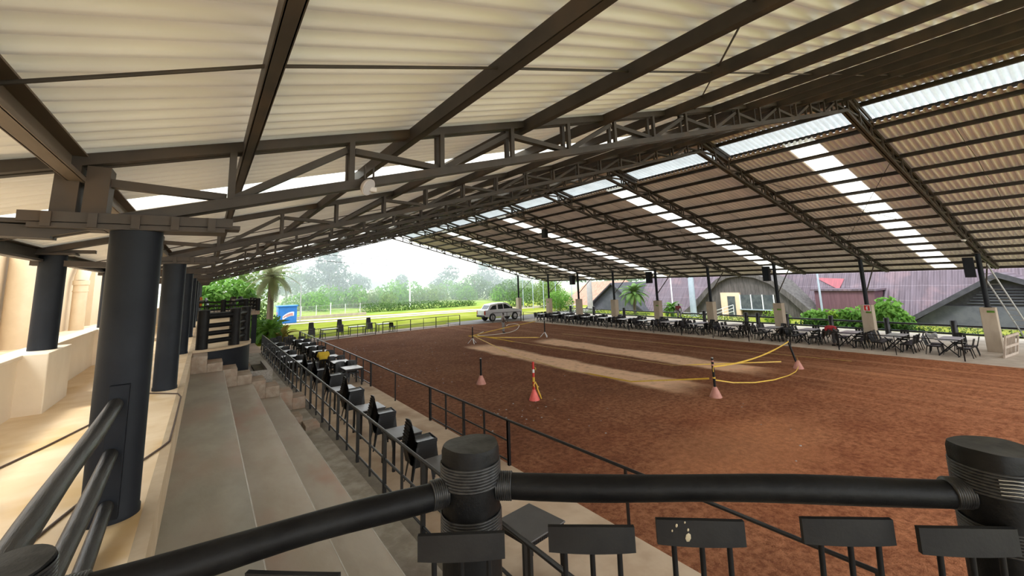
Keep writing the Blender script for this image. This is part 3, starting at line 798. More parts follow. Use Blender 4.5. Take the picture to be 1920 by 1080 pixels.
for (x, y, dz, dr, lab) in [(.30, 1.80, -.005, 0, 'dark slat backed chair barely showing at the bottom, leftmost along the log rail'),
                        (.865, 1.635, 0, .10, 'charcoal slat backed chair standing in front of the wire bound middle log post'),
                        (1.29, 1.36, .0, .02, 'charcoal slat backed chair just right of the middle log post'),
                        (1.655, 1.125, .0, -.02, 'slat backed chair with chipped pale spots on its back slat'),
                        (2.10, .78, .0, .0, 'charcoal slat backed chair second from the right along the log rail'),
                        (2.36, .49, .0, .0, 'charcoal slat backed chair overlapping the right hand log post')]:
    o = bc((x, y, 2.3 + dz), BR + dr, lab)
    if 'chipped' in lab:
        for cx, cz, s in [(-.052, .885, .014), (-.05, .912, .005), (-.092, .925, .006), (-.11, .905, .004), (-.06, .938, .004)]:
            yy = -.012 * (1 - (2 * cx / .335) ** 2) - .0115
            b = MB(); b.lathe([(.0, -.0015), (s * .9, -.0015), (s, 0), (s * .6, .001), (0, .001)], n=7, cap=False)
            c = b.build('paint_chip', M['chip'], o); c.location = (cx, yy, cz); c.rotation_euler = (PI / 2, .3, 0); c.scale = (.75, 1.2, 1)
# cables on the walkway
def cable(pts, label, r=.010):
    b = MB(); b.tube(pts, r, 6); return tag(b.build('cable', M['cable'], smooth=60), label, 'cable')
cable([(-1.92, 5.05, 2.69), (-1.75, 5.3, 2.69), (-1.5, 5.9, 2.69), (-1.25, 6.6, 2.69), (-.95, 7.6, 2.69), (-.68, 8.7, 2.69)], 'brown cable lying diagonally across the walkway toward the second column')
cable([(-.85, 4.0, 2.69), (-.62, 4.9, 2.69), (-.42, 5.35, 2.69), (-.27, 5.75, 2.69), (-.22, 5.9, 2.695), (-.215, 6.6, 2.695), (-.215, 8.2, 2.695), (-.26, 8.5, 2.69), (-.5, 8.75, 2.69), (-.66, 8.9, 2.69)], 'dark cable from behind the big column along the walkway edge')
# ================================================================== plastic chairs and tables
def make_chair(name, m, label):
    t = thing(name, label, 'chair')
    b = MB()
    f = lambda u, v: (-.21 + .42 * u + (.012 * (1 - v)) * (1 - 2 * u), -.23 + .43 * v, .435 - .018 * math.sin(PI * u) - .012 * v + (.0 if v > .12 else -.022 * (1 - v / .12)))
    b.grid(f, 6, 8); b.grid(lambda u, v: (f(u, v)[0], f(u, v)[1], f(u, v)[2] - .012), 6, 8)
    for s in (-1, 1): b.bar((s * .208, -.23, .41), (s * .20, .2, .40), .010, .055)
    b.bar((-.208, -.232, .395), (.208, -.232, .395), .010, .065)
    b.build('seat', m, t, smooth=50)
    b = MB()
    bp = lambda u, v, d=0: (-.205 + .41 * u + (.5 - u) * .05 * v, .195 + .105 * v - .03 * math.sin(PI * u) * (1 - .3 * v) + d + .03, .42 + .42 * v + (.018 * math.sin(PI * u) if v > .9 else 0))
    for u0, u1 in ((0, .31), (.345, .655), (.69, 1)):
        for d in (0, .012): b.grid(lambda u, v, d=d: bp(u0 + (u1 - u0) * u, v, d), 2, 6)
    for v0, v1 in ((.80, 1.0), (0, .10)):
        for d in (-.004, .016): b.grid(lambda u, v, d=d: bp(u, v0 + (v1 - v0) * v, d), 10, 2)
        b.grid(lambda u, v: (bp(u, v1)[0], bp(u, v1)[1] - .004 + .02 * v, bp(u, v1)[2]), 10, 1)
    b.build('backrest', m, t, smooth=50)
    for sx in (-1, 1):
        for y0, y1 in ((-.215, -.25), (.2, .27)):
            b = MB(); x0, x1 = sx * .195, sx * .235
            b.add([(x0 - sx * .05, y0, .42), (x0, y0, .42), (x0, y0 + (.05 if y0 < 0 else -.05), .42), (x1 - sx * .028, y1, 0), (x1, y1, 0), (x1, y1 + (.028 if y0 < 0 else -.028), 0)],
                  [(0, 1, 4, 3), (1, 2, 5, 4), (0, 3, 5, 2), (3, 4, 5), (0, 2, 1)])
            b.build('leg', m, t)
    return t
chair = Once(make_chair('plastic_chair', M['plastic'], 'x'))
gchair = Once(make_chair('plastic_chair', M['greyplastic'], 'x'))

def make_table(name, sx, sy, top, label, h=.72):
    t = thing(name, label, 'table')
    b = MB(); b.box((0, 0, h - .012), (sx, sy, .024)); b.build('tabletop', top, t, bevel=.008)
    b = MB()
    for s in (-1, 1):
        b.box((0, s * (sy / 2 - .03), h - .055), (sx - .03, .015, .062)); b.box((s * (sx / 2 - .03), 0, h - .055), (.015, sy - .03, .062))
        n = 18
        for k in range(n): b.box((-sx / 2 + .04 + (sx - .08) * k / (n - 1), s * (sy / 2 - .02), h - .055), (.008, .008, .06))
    b.build('apron', M['plastic'], t)
    for x in (-1, 1):
        for y in (-1, 1):
            b = MB(); b.bar((x * (sx / 2 - .05), y * (sy / 2 - .05), h - .03), (x * (sx / 2 - .04), y * (sy / 2 - .04), 0), .055, .055, up=(0, 1, 0)); b.build('leg', M['plastic'], t)
    return t
Z = .03
dt = Once(make_table('plastic_table', .74, .74, M['tabletop'], 'x'))
DT = [(4.03, 5.52, .14, 'dark square plastic table between the middle log post and the bar chairs'), (4.10, 8.25, .05, 'dark glossy table beside the chair stack nearest the log post'),
      (4.02, 10.55, .04, 'dark glossy table between the first and second near chair stacks'),
      (4.05, 13.2, .02, 'dark glossy table between the second and third near chair stacks'), (4.05, 16.2, .0, 'dark table between the third and fourth near chair stacks')]
for x, y, r, l in DT: dt((x, y, Z), r, l)
def stack(x, y, n, rz, where, dz=.056):
    for k in range(n):
        a = rz + random.uniform(-.015, .015)
        o = chair((x + .012 * k * math.sin(rz), y - .012 * k * math.cos(rz), Z + dz * k), a,
                  'black plastic chair, %s from the bottom of the %s' % (ORD[k], where), 'black plastic chairs stacked along the guard rail')
ST = [(3.88, 6.75, 6, 1.45, 'stack beside the nearest dark table'), (3.95, 9.33, 9, 1.50, 'stack beside the middle log post'), (3.98, 11.9, 9, 1.52, 'second stack beyond the log post'),
      (3.95, 14.7, 10, 1.55, 'third stack beyond the log post'), (4.05, 17.7, 10, 1.55, 'fourth stack beyond the log post'), (3.98, 19.55, 9, 1.52, 'fifth stack, just before the yellow shirt'),
      (3.95, 21.45, 9, 1.52, 'sixth stack, level with the yellow shirt')]
for s in ST: stack(*s)

# pale tables along the arena edge, with chairs
wt = Once(make_table('plastic_table', .74, .80, M['whitetop'], 'x'))
WT = [19.93, 21.9, 23.95, 26.15, 28.45, 30.6, 32.85]
for i, y in enumerate(WT):
    wt((5.33, y, Z), random.uniform(-.04, .04), 'pale topped plastic table at the arena edge, %s of the row from the near end' % ORD[i], 'pale tables at the arena edge')
    for s, wh in ((1, 'far'), (-1, 'near')):
        if i == 0 and s == -1: continue
        for q, dx in ((0, -.24), (1, .24)):
            if s == -1 and i == 2: continue
            chair((5.33 + dx, y + s * .62, Z), (0 if s > 0 else PI) + random.uniform(-.1, .1),
                  'black plastic chair on the %s side of the %s pale table, %s hand one' % (wh, ORD[i], ('left', 'right')[q]), 'black chairs around the pale tables')
# second row against the guard rail
for i, y in enumerate([23.4, 25.6, 27.8, 30.0, 32.2]):
    dt((3.72, y, Z), random.uniform(-.05, .05), 'dark table against the guard rail past the chair stacks, %s of the row' % ORD[i])
    for s, wh in ((1, 'far'), (-1, 'near')):
        for q, dx in ((0, -.25), (1, .27)):
            chair((3.72 + dx, y + s * .66, Z), (0 if s > 0 else PI) + random.uniform(-.15, .15),
                  '%s hand black chair on the %s side of the %s table beside the guard rail' % (('left', 'right')[q], wh, ORD[i]), 'black chairs along the guard rail')
for i, (x, y) in enumerate([(3.5, 34.9), (4.35, 35.0), (5.1, 35.1), (4.0, 34.2), (4.7, 34.0)]):
    gchair((x, y, Z), random.uniform(-.2, .2), 'worn grey plastic chair at the far end of the terrace, %s of that group' % ORD[i], 'grey chairs at the far end of the terrace')

# stacks and tables at the far end of the arena
wl = Once(make_table('plastic_table', 1.35, .70, M['whitetop'], 'x'))
for i, (x, y, n) in enumerate([(7.25, 39.3, 9), (9.55, 39.6, 10), (12.15, 40.0, 9)]):
    for k in range(n):
        gchair((x, y - .012 * k, .03 + .06 * k), 0 + random.uniform(-.02, .02), 'dark plastic chair, %s from the bottom of the %s lawn side stack from the left' % (ORD[k], ORD[i]), 'chairs stacked at the far end of the arena')
    wl((x + 1.45, y + .1, .02), 0, 'pale table beside the %s lawn side chair stack from the left' % ORD[i], 'pale tables at the far end of the arena')
chair((8.05, 39.0, .02), 1.4, 'single black chair beside the leftmost far chair stack'); gchair((14.3, 39.9, .02), 1.2, 'grey plastic chair right of the far chair stacks')
chair((14.0, 39.3, .02), 2.6, 'black plastic chair right of the far chair stacks, facing away')

# folding tables and chairs on the right-hand stand
def make_folding():
    t = thing('folding_table', 'x', 'table')
    b = MB(); b.box((0, 0, .725), (1.75, .74, .03)); b.build('tabletop', M['whitetop'], t, bevel=.01)
    for s in (-1, 1):
        x = s * .72
        b = MB()
        b.tube([(x, -.30, .71), (x, .36, 0)], .026, 8); b.tube([(x, .30, .71), (x, -.36, 0)], .026, 8)
        b.build('cross_leg', M['black'], t, smooth=60)
    b = MB(); b.tube([(-.72, 0, .36), (.72, 0, .36)], .014, 8); b.tube([(-.72, .24, .14), (.72, .24, .14)], .014, 8); b.build('leg_brace', M['black'], t, smooth=60)
    return t
ft = Once(make_folding())
TY = [5.45, 7.47, 9.43, 11.5, 13.5, 15.9, 18.3, 20.6, 22.7, 24.8, 26.9, 29.0, 31.1, 33.2, 35.3]
ZS = .04
for i, y in enumerate(TY):
    x0 = 29.35 - .04 * i
    ft((x0, y, ZS), random.uniform(-.05, .05), 'folding table with crossed legs on the right stand, %s from the right' % ORD[i], 'folding tables on the right stand')
    row = [(-.72, 1), (-.24, 1), (.24, 1), (.72, 1), (-.7, -1), (-.2, -1), (.3, -1), (.8, -1)]
    if i == 0: row = [(-.5, 1), (.3, 1), (-.6, -1), (.35, -1)]
    if i == 2: row = row[2:]
    nm = {1: 'left', -1: 'right'}
    cnt = {1: 0, -1: 0}
    for dx, s in row:
        cnt[s] += 1
        chair((x0 + dx + random.uniform(-.04, .04), y + s * (.56 if s > 0 else .58) + random.uniform(-.04, .04), ZS), (0 if s > 0 else PI) + random.uniform(-.12, .12),
              'black chair, %s from the arena, %s of the %s folding table from the right' % (ORD[cnt[s] - 1], nm[s], ORD[i]), 'black chairs on the right stand')
    chair((x0 + 1.35, y + random.uniform(-.12, .12), ZS), -PI / 2 + random.uniform(-.2, .2), 'black plastic chair at the far end of the %s folding table from the right' % ORD[i], 'black chairs on the right stand')
# leaning timber gate and towel near the right end
t = thing('timber_gate', 'pale weathered timber gate frame leaning by the right hand plinth', 'gate', (30.4, 3.72, .02), math.radians(84))
R_ = Matrix.Rotation(math.radians(-9), 4, 'Y')
def gb(p, q, w, h, nm='gate_rail'):
    b = MB(); b.bar(R_ @ Vector(p), R_ @ Vector(q), w, h); b.build(nm, M['gate'], t)
for y in (-.5, .5): gb((0, y * 1.9, 0), (0, y * 1.9, 1.02), .06, .10, 'gate_stile')
for z in (.08, .50, .97): gb((0, -.95, z), (0, .95, z), .06, .10)
for y in (-.6, -.1, .4, .65): gb((.05, y, .1), (.05, y, .97), .10, .02, 'gate_slat')
b = MB()
b.grid(lambda u, v: (-.02 + .05 * math.sin(v * 7 + u * 3), -.22 + .44 * u, .86 + .05 * math.sin(PI * v) + .03 * math.sin(u * 9) - (.30 * abs(v - .5) * 1.2)), 10, 12)
o = tag(b.build('towel', M['cloth'], smooth=180, loc=(29.6, 6.15, ZS)), 'pale towel draped over a black chair back near the right hand plinth', 'towel')
o.modifiers.new('Solidify', 'SOLIDIFY').thickness = .012

# ================================================================== bollards, tape, hose on the arena
def make_bollard(cone, label, tilt=0, h=1.0, feet=False):
    t = thing('bollard', label, 'bollard')
    if feet:
        for a in (.3, 2.4, 4.5):
            b = MB(); b.bar((0, 0, .38), (.34 * math.cos(a), .34 * math.sin(a), 0.01), .05, .03); b.build('foot', M['white'], t)
    else:
        b = MB(); b.lathe([(.205, 0), (.205, .02), (.062, .34), (.055, .345)], n=24); b.build('cone_base', M[cone], t, smooth=40)
    R = Matrix.Rotation(tilt, 4, 'Y')
    b = MB(); b.tube([R @ Vector((0, 0, .30)), R @ Vector((0, 0, h))], .042, 14); b.build('pole', M['black'], t, smooth=60)
    b = MB(); b.tube([R @ Vector((0, 0, h)), R @ Vector((0, 0, h + .025))], .04, 14); b.build('pole_cap', M['polegrey'], t, smooth=60)
    return t
a = make_bollard('terracotta', 'black pole in a faded cone base standing alone left of the red one', h=1.02); a.location = (9.6, 16.2, 0)
a = make_bollard('terracotta', 'black taped pole in a faded cone base at the near end of the sand lanes', h=1.30); a.location = (14.63, 8.85, 0)
for z, r in ((.62, .05), (1.18, .048), (1.05, .05)):
    b = MB(); b.tube([(0, 0, z), (0, 0, z + .05)], r, 14); b.build('tape_band', M['tape'] if z < 1 else M['terracotta'], a, smooth=60)
b = MB(); b.tube([(-.045, -.03, .85), (-.055, -.03, .95), (-.03, -.05, 1.05)], .016, 6); b.build('tape_tail', M['tape'], a, smooth=60)
a = make_bollard('terracotta', 'tilted black pole in a faded cone base near the right hand chairs', tilt=math.radians(-13), h=1.22); a.location = (21.4, 8.95, 0); a.rotation_euler.z = math.radians(-55)
a = make_bollard('white', 'far black pole on white splayed feet left of the standing person', h=1.12, feet=True); a.location = (15.33, 26.9, 0)
a = make_bollard('white', 'far black pole on white splayed feet at the end of the right sand lane', h=1.18, feet=True); a.location = (20.81, 25.7, 0)
t = thing('bollard', 'red and white pole in a bright pink cone base tied with yellow tape', 'bollard', (9.76, 12.8, 0))
b = MB(); b.lathe([(.19, 0), (.19, .02), (.05, .35), (.045, .36)], n=24); b.build('cone_base', M['pinkcone'], t, smooth=40)
for z0, z1, mm in ((.33, .62, 'red'), (.62, .78, 'tape'), (.78, .93, 'red'), (.93, 1.05, 'white'), (1.05, 1.3, 'red')):
    b = MB(); b.tube([(0, 0, z0), (0, 0, z1)], .042, 14); b.build('pole_band', M[mm], t, smooth=60)
b = MB(); b.tube([(.02, -.05, .62), (.09, -.07, .48), (.10, -.08, .36), (.19, -.10, .14), (.24, -.1, .02)], [.03, .025, .03, .03, .02], 6)
b.tube([(0, -.06, .60), (-.08, -.08, .52), (-.02, -.07, .46)], .022, 6); b.tube([(.03, -.05, 1.12), (.07, -.06, 1.06), (.05, -.05, 1.02)], .016, 6); b.tube([(.08, -.06, .42), (.16, -.08, .44)], .018, 6)
b.build('tied_tape', M['tape'], t, smooth=60)

def tape(pts, label, w=.085, sag=0):
    b = MB(); P = [Vector(p) for p in pts]; n = 40; q = []
    for k in range(n + 1):
        u = k / n * (len(P) - 1); i = min(int(u), len(P) - 2); f = u - i
        p = P[i].lerp(P[i + 1], f)
        if sag: p = p - Vector((0, 0, sag * 4 * (k / n) * (1 - k / n)))
        p.z = max(p.z, .012)
        tw = math.sin(k / n * 9) * .7
        q.append((p, tw))
    vs = []
    for p, tw in q:
        d = Vector((math.sin(tw) * .5, 0, math.cos(tw))) * (w / 2)
        if p.z < .06: d = Vector((w / 2, w * .1, .0))
        vs += [p - d, p + d]
    b.add(vs, [(2 * i, 2 * i + 1, 2 * i + 3, 2 * i + 2) for i in range(n)])
    o = b.build('barrier_tape', M['tape']); o.modifiers.new('Solidify', 'SOLIDIFY').thickness = .004
    return tag(o, label, 'tape')
tape([(14.68, 8.9, 1.0), (21.12, 9.1, 1.16)], 'yellow tape from the taped pole up to the tilted pole top', .06, .20)
tape([(14.72, 8.85, .55), (15.4, 8.6, .40), (16.4, 8.35, .29), (17.5, 8.2, .24), (18.7, 8.2, .22), (19.7, 8.35, .20), (20.6, 8.6, .24), (21.1, 8.8, .34), (21.4, 8.95, .46)], 'yellow tape drooping low between the two near cone bases', .04)
tape([(14.5, 8.95, .62), (14.0, 12.0, .10), (14.0, 16.5, .02), (14.9, 22.0, .02), (15.3, 26.8, .55)], 'yellow tape lying along the left edge of the left sand lane', .055)
tape([(15.4, 26.9, .55), (17.2, 27.9, .55), (19.2, 28.6, .62), (23.0, 29.6, .75)], 'yellow tape stretched right from the far left pole', .06)
tape([(15.8, 28.3, .35), (16.4, 27.9, .30), (17.3, 27.1, .20), (20.2, 25.5, .05)], 'yellow tape crossing behind the far left pole', .07)
tape([(16.6, 27.7, .3), (17.6, 25.0, .05), (17.9, 20.0, .02), (18.2, 13.0, .02), (20.9, 9.4, .30)], 'yellow tape lying between the two sand lanes', .055)
tape([(22.8, 26.0, .02), (23.5, 20.0, .02), (24.0, 14.0, .02), (24.6, 8.0, .02)], 'long pale yellow tape on the dirt in front of the right hand chairs', .06)
b = MB()
hp = [(20.35, 30.1, .95), (20.7, 30.6, .70), (22.0, 32.6, .25), (24.2, 35.4, .03), (25.0, 35.6, .03), (24.7, 34.4, .03), (23.3, 32.5, .03), (21.7, 30.8, .03), (20.4, 30.0, .03), (19.0, 29.8, .03), (17.9, 30.2, .03), (18.2, 31.0, .03), (19.6, 32.4, .03)]
sm = []
for i in range(len(hp) - 1):
    p0 = Vector(hp[max(i - 1, 0)]); p1 = Vector(hp[i]); p2 = Vector(hp[i + 1]); p3 = Vector(hp[min(i + 2, len(hp) - 1)])
    for k in range(6):
        u = k / 6
        sm.append(.5 * ((2 * p1) + (p2 - p0) * u + (2 * p0 - 5 * p1 + 4 * p2 - p3) * u * u + (3 * p1 - p0 - 3 * p2 + p3) * u ** 3))
b.tube(sm, .028, 8); tag(b.build('water_hose', M['hose'], smooth=60), 'pale hose looping over the dirt from the standing person', 'hose')
# small litter and chalk flecks on the dirt
random.seed(5)
b = MB()
for k in range(140):
    x = random.uniform(6.3, 15); y = random.uniform(4.5, 33)
    if random.random() < .5: x = 8.5 + random.gauss(0, .9); y = random.choice([24.0, 20.0, 30.5, 12.0]) + random.gauss(0, .7)
    s = random.uniform(.012, .035)
    b.lathe([(s, 0), (s * .7, s * .35), (0, s * .4)], (x, y, 0), 5, cap=False)
tag(b.build('dirt_flecks', M['polegrey']), 'small pale flecks and crumbs scattered on the brown dirt', 'debris', kind='stuff')

# signs on the plinths
t = thing('safety_sign', 'red square sign with a white pictogram on a beige plinth', 'sign', (31.252, 9.05, 1.98), 0)
b = MB(); b.box((0, 0, 0), (.012, .32, .36)); b.build('sign_plate', M['white'], t)
b = MB(); b.box((-.008, 0, 0), (.008, .27, .31)); b.build('red_panel', M['red'], t)
b = MB(); b.box((-.013, .0, -.03), (.006, .075, .15)); b.box((-.013, .0, .075), (.006, .03, .05)); b.box((-.013, -.04, .09), (.006, .08, .018)); b.build('pictogram', M['white'], t)
for i in (0, 1, 2, 4, 7):
    b = MB(); b.box((0, 0, 0), (.006, .26, .10)); tag(b.build('painted_mark', M['leaf'], loc=(31.255, CY[i] - .1, 1.74 if i else 1.95)), 'faint green stencil mark on the %s plinth from the right' % ORD[i], 'mark', 'green marks on the plinths')

# ladder at the right edge
t = thing('ladder', 'grey aluminium ladder leaning up to the eave at the right edge', 'ladder')
A0, A1 = Vector((35.6, 3.45, .04)), Vector((32.5, 4.36, 4.25))
off = Vector((.05, .20, 0))
for s in (-1, 1):
    b = MB(); b.bar(A0 + off * s, A1 + off * s, .035, .08); b.build('ladder_stile', M['alu'], t)
for k in range(15):
    p = A0.lerp(A1, (k + .6) / 15.4); b = MB(); b.tube([p - off, p + off], .018, 6); b.build('rung', M['alu'], t, smooth=60)

# ================================================================== people
def skin_obj(name, chains, m, parent, root=0, sub=2):
    """chains: list of [(point, radius), ...]; identical points are shared"""
    bm = bmesh.new(); lay = bm.verts.layers.skin.verify(); idx = {}
    def vert(p, r):
        k = tuple(round(c, 4) for c in p)
        if k not in idx:
            v = bm.verts.new(p); v[lay].radius = (r, r) if not isinstance(r, tuple) else r; idx[k] = v
            if len(idx) == 1: v[lay].use_root = True
        return idx[k]
    for ch in chains:
        for (p, r), (q, s) in zip(ch, ch[1:]):
            a, c = vert(p, r), vert(q, s)
            if bm.edges.get((a, c)) is None: bm.edges.new((a, c))
    me = bpy.data.meshes.new(name); bm.to_mesh(me); bm.free(); me.materials.append(m)
    o = bpy.data.objects.new(name, me); COL.objects.link(o); o.parent = parent; KIDS.setdefault(parent.name, []).append(o)
    sk = o.modifiers.new('Skin', 'SKIN'); sk.use_smooth_shade = True
    ss = o.modifiers.new('Subdivision', 'SUBSURF'); ss.levels = sub; ss.render_levels = sub
    return o
def person(label, loc, rz, J, shirt, trousers):
    """J holds the joint positions in the person's own axes, facing -y"""
    t = thing('person', label, 'person', loc, rz)
    V = {k: Vector(v) for k, v in J.items()}
    pel, che, nek, hd = V['pelvis'], V['chest'], V['neck'], V['head']
    mid = pel.lerp(che, .5)
    up = (hd - nek).normalized()
    top = hd + up * .085
    body = [[(pel, .125), (mid, .115), (che, .135), (nek, .058), (nek.lerp(hd, .45), .056), (hd, .082), (top, .062)]]
    face = hd + V['face'].normalized() * .075
    body.append([(hd, .082), (face - up * .012, .022)])
    for s in 'LR':
        sh, el, wr, hp, kn, an, to = (V[k + s] for k in ('sh', 'el', 'wr', 'hip', 'kn', 'an', 'toe'))
        d = (wr - el).normalized(); hand = wr + d * .085
        sd = d.cross(Vector((0, 0, 1)));  sd = sd.normalized() if sd.length > .05 else Vector((1, 0, 0))
        body.append([(che, .135), (sh, .062), (el, .043), (wr, .028), (hand, (.036))])
        for q, ln in ((-.028, .075), (-.010, .088), (.010, .082), (.027, .066)):
            kq = hand + sd * q + d * .03
            body.append([(hand, .036), (kq, .011), (kq + d * ln * .5 + Vector((0, 0, -.006)), .0095), (kq + d * ln * .85 + Vector((0, 0, -.02)), .008)])
        th = wr + d * .03 + sd * .04
        body.append([(wr, .028), (th, .012), (th + d * .045 + sd * .01, .010)])
        body.append([(pel, .125), (hp, .088), (kn, .058), (an, .040), (to, .034)])
    skin_obj('body', body, M['skin'], t, sub=1)
    sc = [[(pel, .168), (mid, .165), (che, .188), (nek - up * .03, .085)]]
    tc = [[(pel + (mid - pel) * .2, .160), (pel, .165)]]
    for s in 'LR':
        sh, el, hp, kn, an = (V[k + s] for k in ('sh', 'el', 'hip', 'kn', 'an'))
        sc.append([(che, .188), (sh, .098), (sh.lerp(el, .75), .078)])
        tc.append([(pel, .165), (hp, .125), (kn, .098), (an.lerp(kn, .12), .08)])
        b = MB(); b.tube([V['an' + s] - Vector((0, 0, .02)), V['toe' + s] + Vector((0, 0, -.005))], [.05, .042], 10); b.build('shoe', M['black'], t, smooth=60)
    skin_obj('shirt', sc, shirt, t, sub=1); skin_obj('trousers', tc, trousers, t, sub=1)
    back = -V['face'].normalized()
    skin_obj('hair', [[(hd + back * .025 - up * .01, .085), (hd + up * .055 + back * .02, .086), (hd + up * .105 + back * .01, .055)]], M['hair'], t, sub=1)
    return t
stand = dict(pelvis=(0, 0, .92), chest=(0, .01, 1.24), neck=(0, 0, 1.40), head=(0, -.03, 1.52), face=(0, -1, -.15),
    shL=(.18, .01, 1.34), shR=(-.18, .01, 1.34), elL=(.27, .03, 1.08), elR=(-.24, -.02, 1.06), wrL=(.30, -.20, .98), wrR=(-.22, -.17, .88),
    hipL=(.09, 0, .88), hipR=(-.09, 0, .88), knL=(.10, -.02, .49), knR=(-.10, -.02, .49), anL=(.10, .02, .08), anR=(-.10, .02, .08), toeL=(.12, -.15, .04), toeR=(-.12, -.15, .04))
person('person in pale shirt and grey trousers standing on the dirt with a hose', (20.16, 30.27, 0), math.radians(70), stand, M['shirtgrey'], M['trousergrey'])
bend = dict(pelvis=(0, .12, .88), chest=(0, -.20, 1.02), neck=(0, -.40, .98), head=(0, -.52, .88), face=(0, -.7, -.8),
    shL=(.18, -.30, .98), shR=(-.18, -.30, .98), elL=(.22, -.38, .72), elR=(-.22, -.42, .72), wrL=(.20, -.50, .50), wrR=(-.18, -.56, .50),
    hipL=(.09, .10, .84), hipR=(-.09, .10, .84), knL=(.12, .02, .47), knR=(-.12, -.02, .47), anL=(.13, .08, .08), anR=(-.13, .06, .08), toeL=(.15, -.09, .04), toeR=(-.15, -.11, .04))
person('person in red shirt bending down between black chairs before a plinth', (28.85, 10.0, .04), math.radians(150), bend, M['shirtred'], M['trouserdark'])
sit = dict(pelvis=(0, .06, .56), chest=(0, -.02, .96), neck=(0, -.09, 1.14), head=(0, -.15, 1.27), face=(0, -.9, -.5),
    shL=(.19, -.03, 1.07), shR=(-.19, -.03, 1.07), elL=(.25, -.20, .84), elR=(-.25, -.20, .84), wrL=(.12, -.42, .78), wrR=(-.12, -.42, .78),
    hipL=(.09, .04, .52), hipR=(-.09, .04, .52), knL=(.13, -.38, .52), knR=(-.13, -.38, .52), anL=(.13, -.34, .09), anR=(-.13, -.34, .09), toeL=(.14, -.50, .04), toeR=(-.14, -.50, .04))
person('person in yellow shirt seated with bowed head among the black chairs', (4.72, 22.55, Z), math.radians(172), sit, M['shirtyellow'], M['trouserdark'])
chair((4.72, 22.5, Z), math.radians(172), 'black plastic chair under the person in the yellow shirt', 'black chairs around the pale tables')
perch = dict(pelvis=(0, .05, .98), chest=(0, -.14, 1.26), neck=(0, -.24, 1.40), head=(0, -.32, 1.50), face=(0, -.9, -.5),
    shL=(.18, -.18, 1.35), shR=(-.18, -.18, 1.35), elL=(.22, -.34, 1.14), elR=(-.22, -.34, 1.14), wrL=(.12, -.50, 1.02), wrR=(-.12, -.50, 1.02),
    hipL=(.09, .02, .96), hipR=(-.09, .02, .96), knL=(.13, -.36, .86), knR=(-.13, -.36, .84), anL=(.13, -.28, .44), anR=(-.13, -.28, .42), toeL=(.14, -.43, .40), toeR=(-.14, -.43, .38))
person('person in maroon shirt leaning forward while perched on the post fence', (35.45, 24.4, .04), math.radians(-25), perch, M['shirtmaroon'], M['trousergrey'])
HAZE, SKY, SUN, EXPO = .020, 1.0, .8, 2.0
# ================================================================== vegetation helpers
def leaves(lumps, n, size, seed, droop=.3, shell=.45, wide=.55):
    """leaf blades scattered through the outer shell of ellipsoid lumps [(centre, radii), ...]"""
    rnd = random.Random(seed); b = MB()
    vol = [r[0] * r[1] + r[1] * r[2] + r[0] * r[2] for c, r in lumps]; tot = sum(vol)
    for (c, r), w in zip(lumps, vol):
        for k in range(int(n * w / tot)):
            d = Vector((rnd.gauss(0, 1), rnd.gauss(0, 1), rnd.gauss(0, 1))).normalized()
            q = 1 - shell * rnd.random() ** 1.5
            p = Vector((c[0] + d.x * r[0] * q, c[1] + d.y * r[1] * q, c[2] + d.z * r[2] * q))
            nrm = (d + Vector((rnd.uniform(-.9, .9), rnd.uniform(-.9, .9), rnd.uniform(-.3, 1.1)))).normalized()
            a = nrm.cross(Vector((rnd.uniform(-1, 1), rnd.uniform(-1, 1), rnd.uniform(-1, 1)))).normalized()
            e = nrm.cross(a)
            s = size * rnd.uniform(.6, 1.35)
            tip = Vector((0, 0, -droop * s))
            b.add([p - a * s * .5, p + e * s * wide * .5 + nrm * s * .08, p + a * s * .5 + tip, p - e * s * wide * .5 + nrm * s * .08], [(0, 1, 2, 3)])
    return b
def plant(name, label, loc, lumps, n, size, m, seed, cat='tree', trunk=None, group=None, rz=0, **k):
    t = thing(name, label, cat, loc, rz, group)
    leaves(lumps, n, size, seed, **k).build('foliage', M[m], t, fixn=False)
    for tr_ in trunk or ():
        b = MB(); b.tube(tr_[0], tr_[1], 8); b.build('trunk', M['bark'], t, smooth=60)
    return t
def frond_mb(L, n, leaflet, droop, arch, wide=.055):
    b = MB(); sp = []
    for k in range(n + 1):
        u = k / n
        sp.append(Vector((0, -L * (u - .12 * u * u), L * (arch * u - (arch + droop) * u * u))))
    b.tube(sp, [.022 * (1 - .85 * k / n) + .003 for k in range(n + 1)], 5)
    for k in range(1, n + 1):
        u = k / n; p = sp[k]; d = (sp[k] - sp[k - 1]).normalized()
        ll = leaflet * (math.sin(PI * min(1, .12 + u * .88)) ** .6)
        for s in (-1, 1):
            side = Vector((s, 0, 0)); tipv = (side * .86 + d * .5 + Vector((0, 0, .10 - .35 * u))).normalized() * ll
            w = d * wide
            midp = p + tipv * .5 + Vector((0, 0, .03))
            b.add([p - w, midp - w * .9, p + tipv + Vector((0, 0, -.10 * ll)), midp + w * .9, p + w], [(0, 1, 3, 4), (1, 2, 3)])
    return b
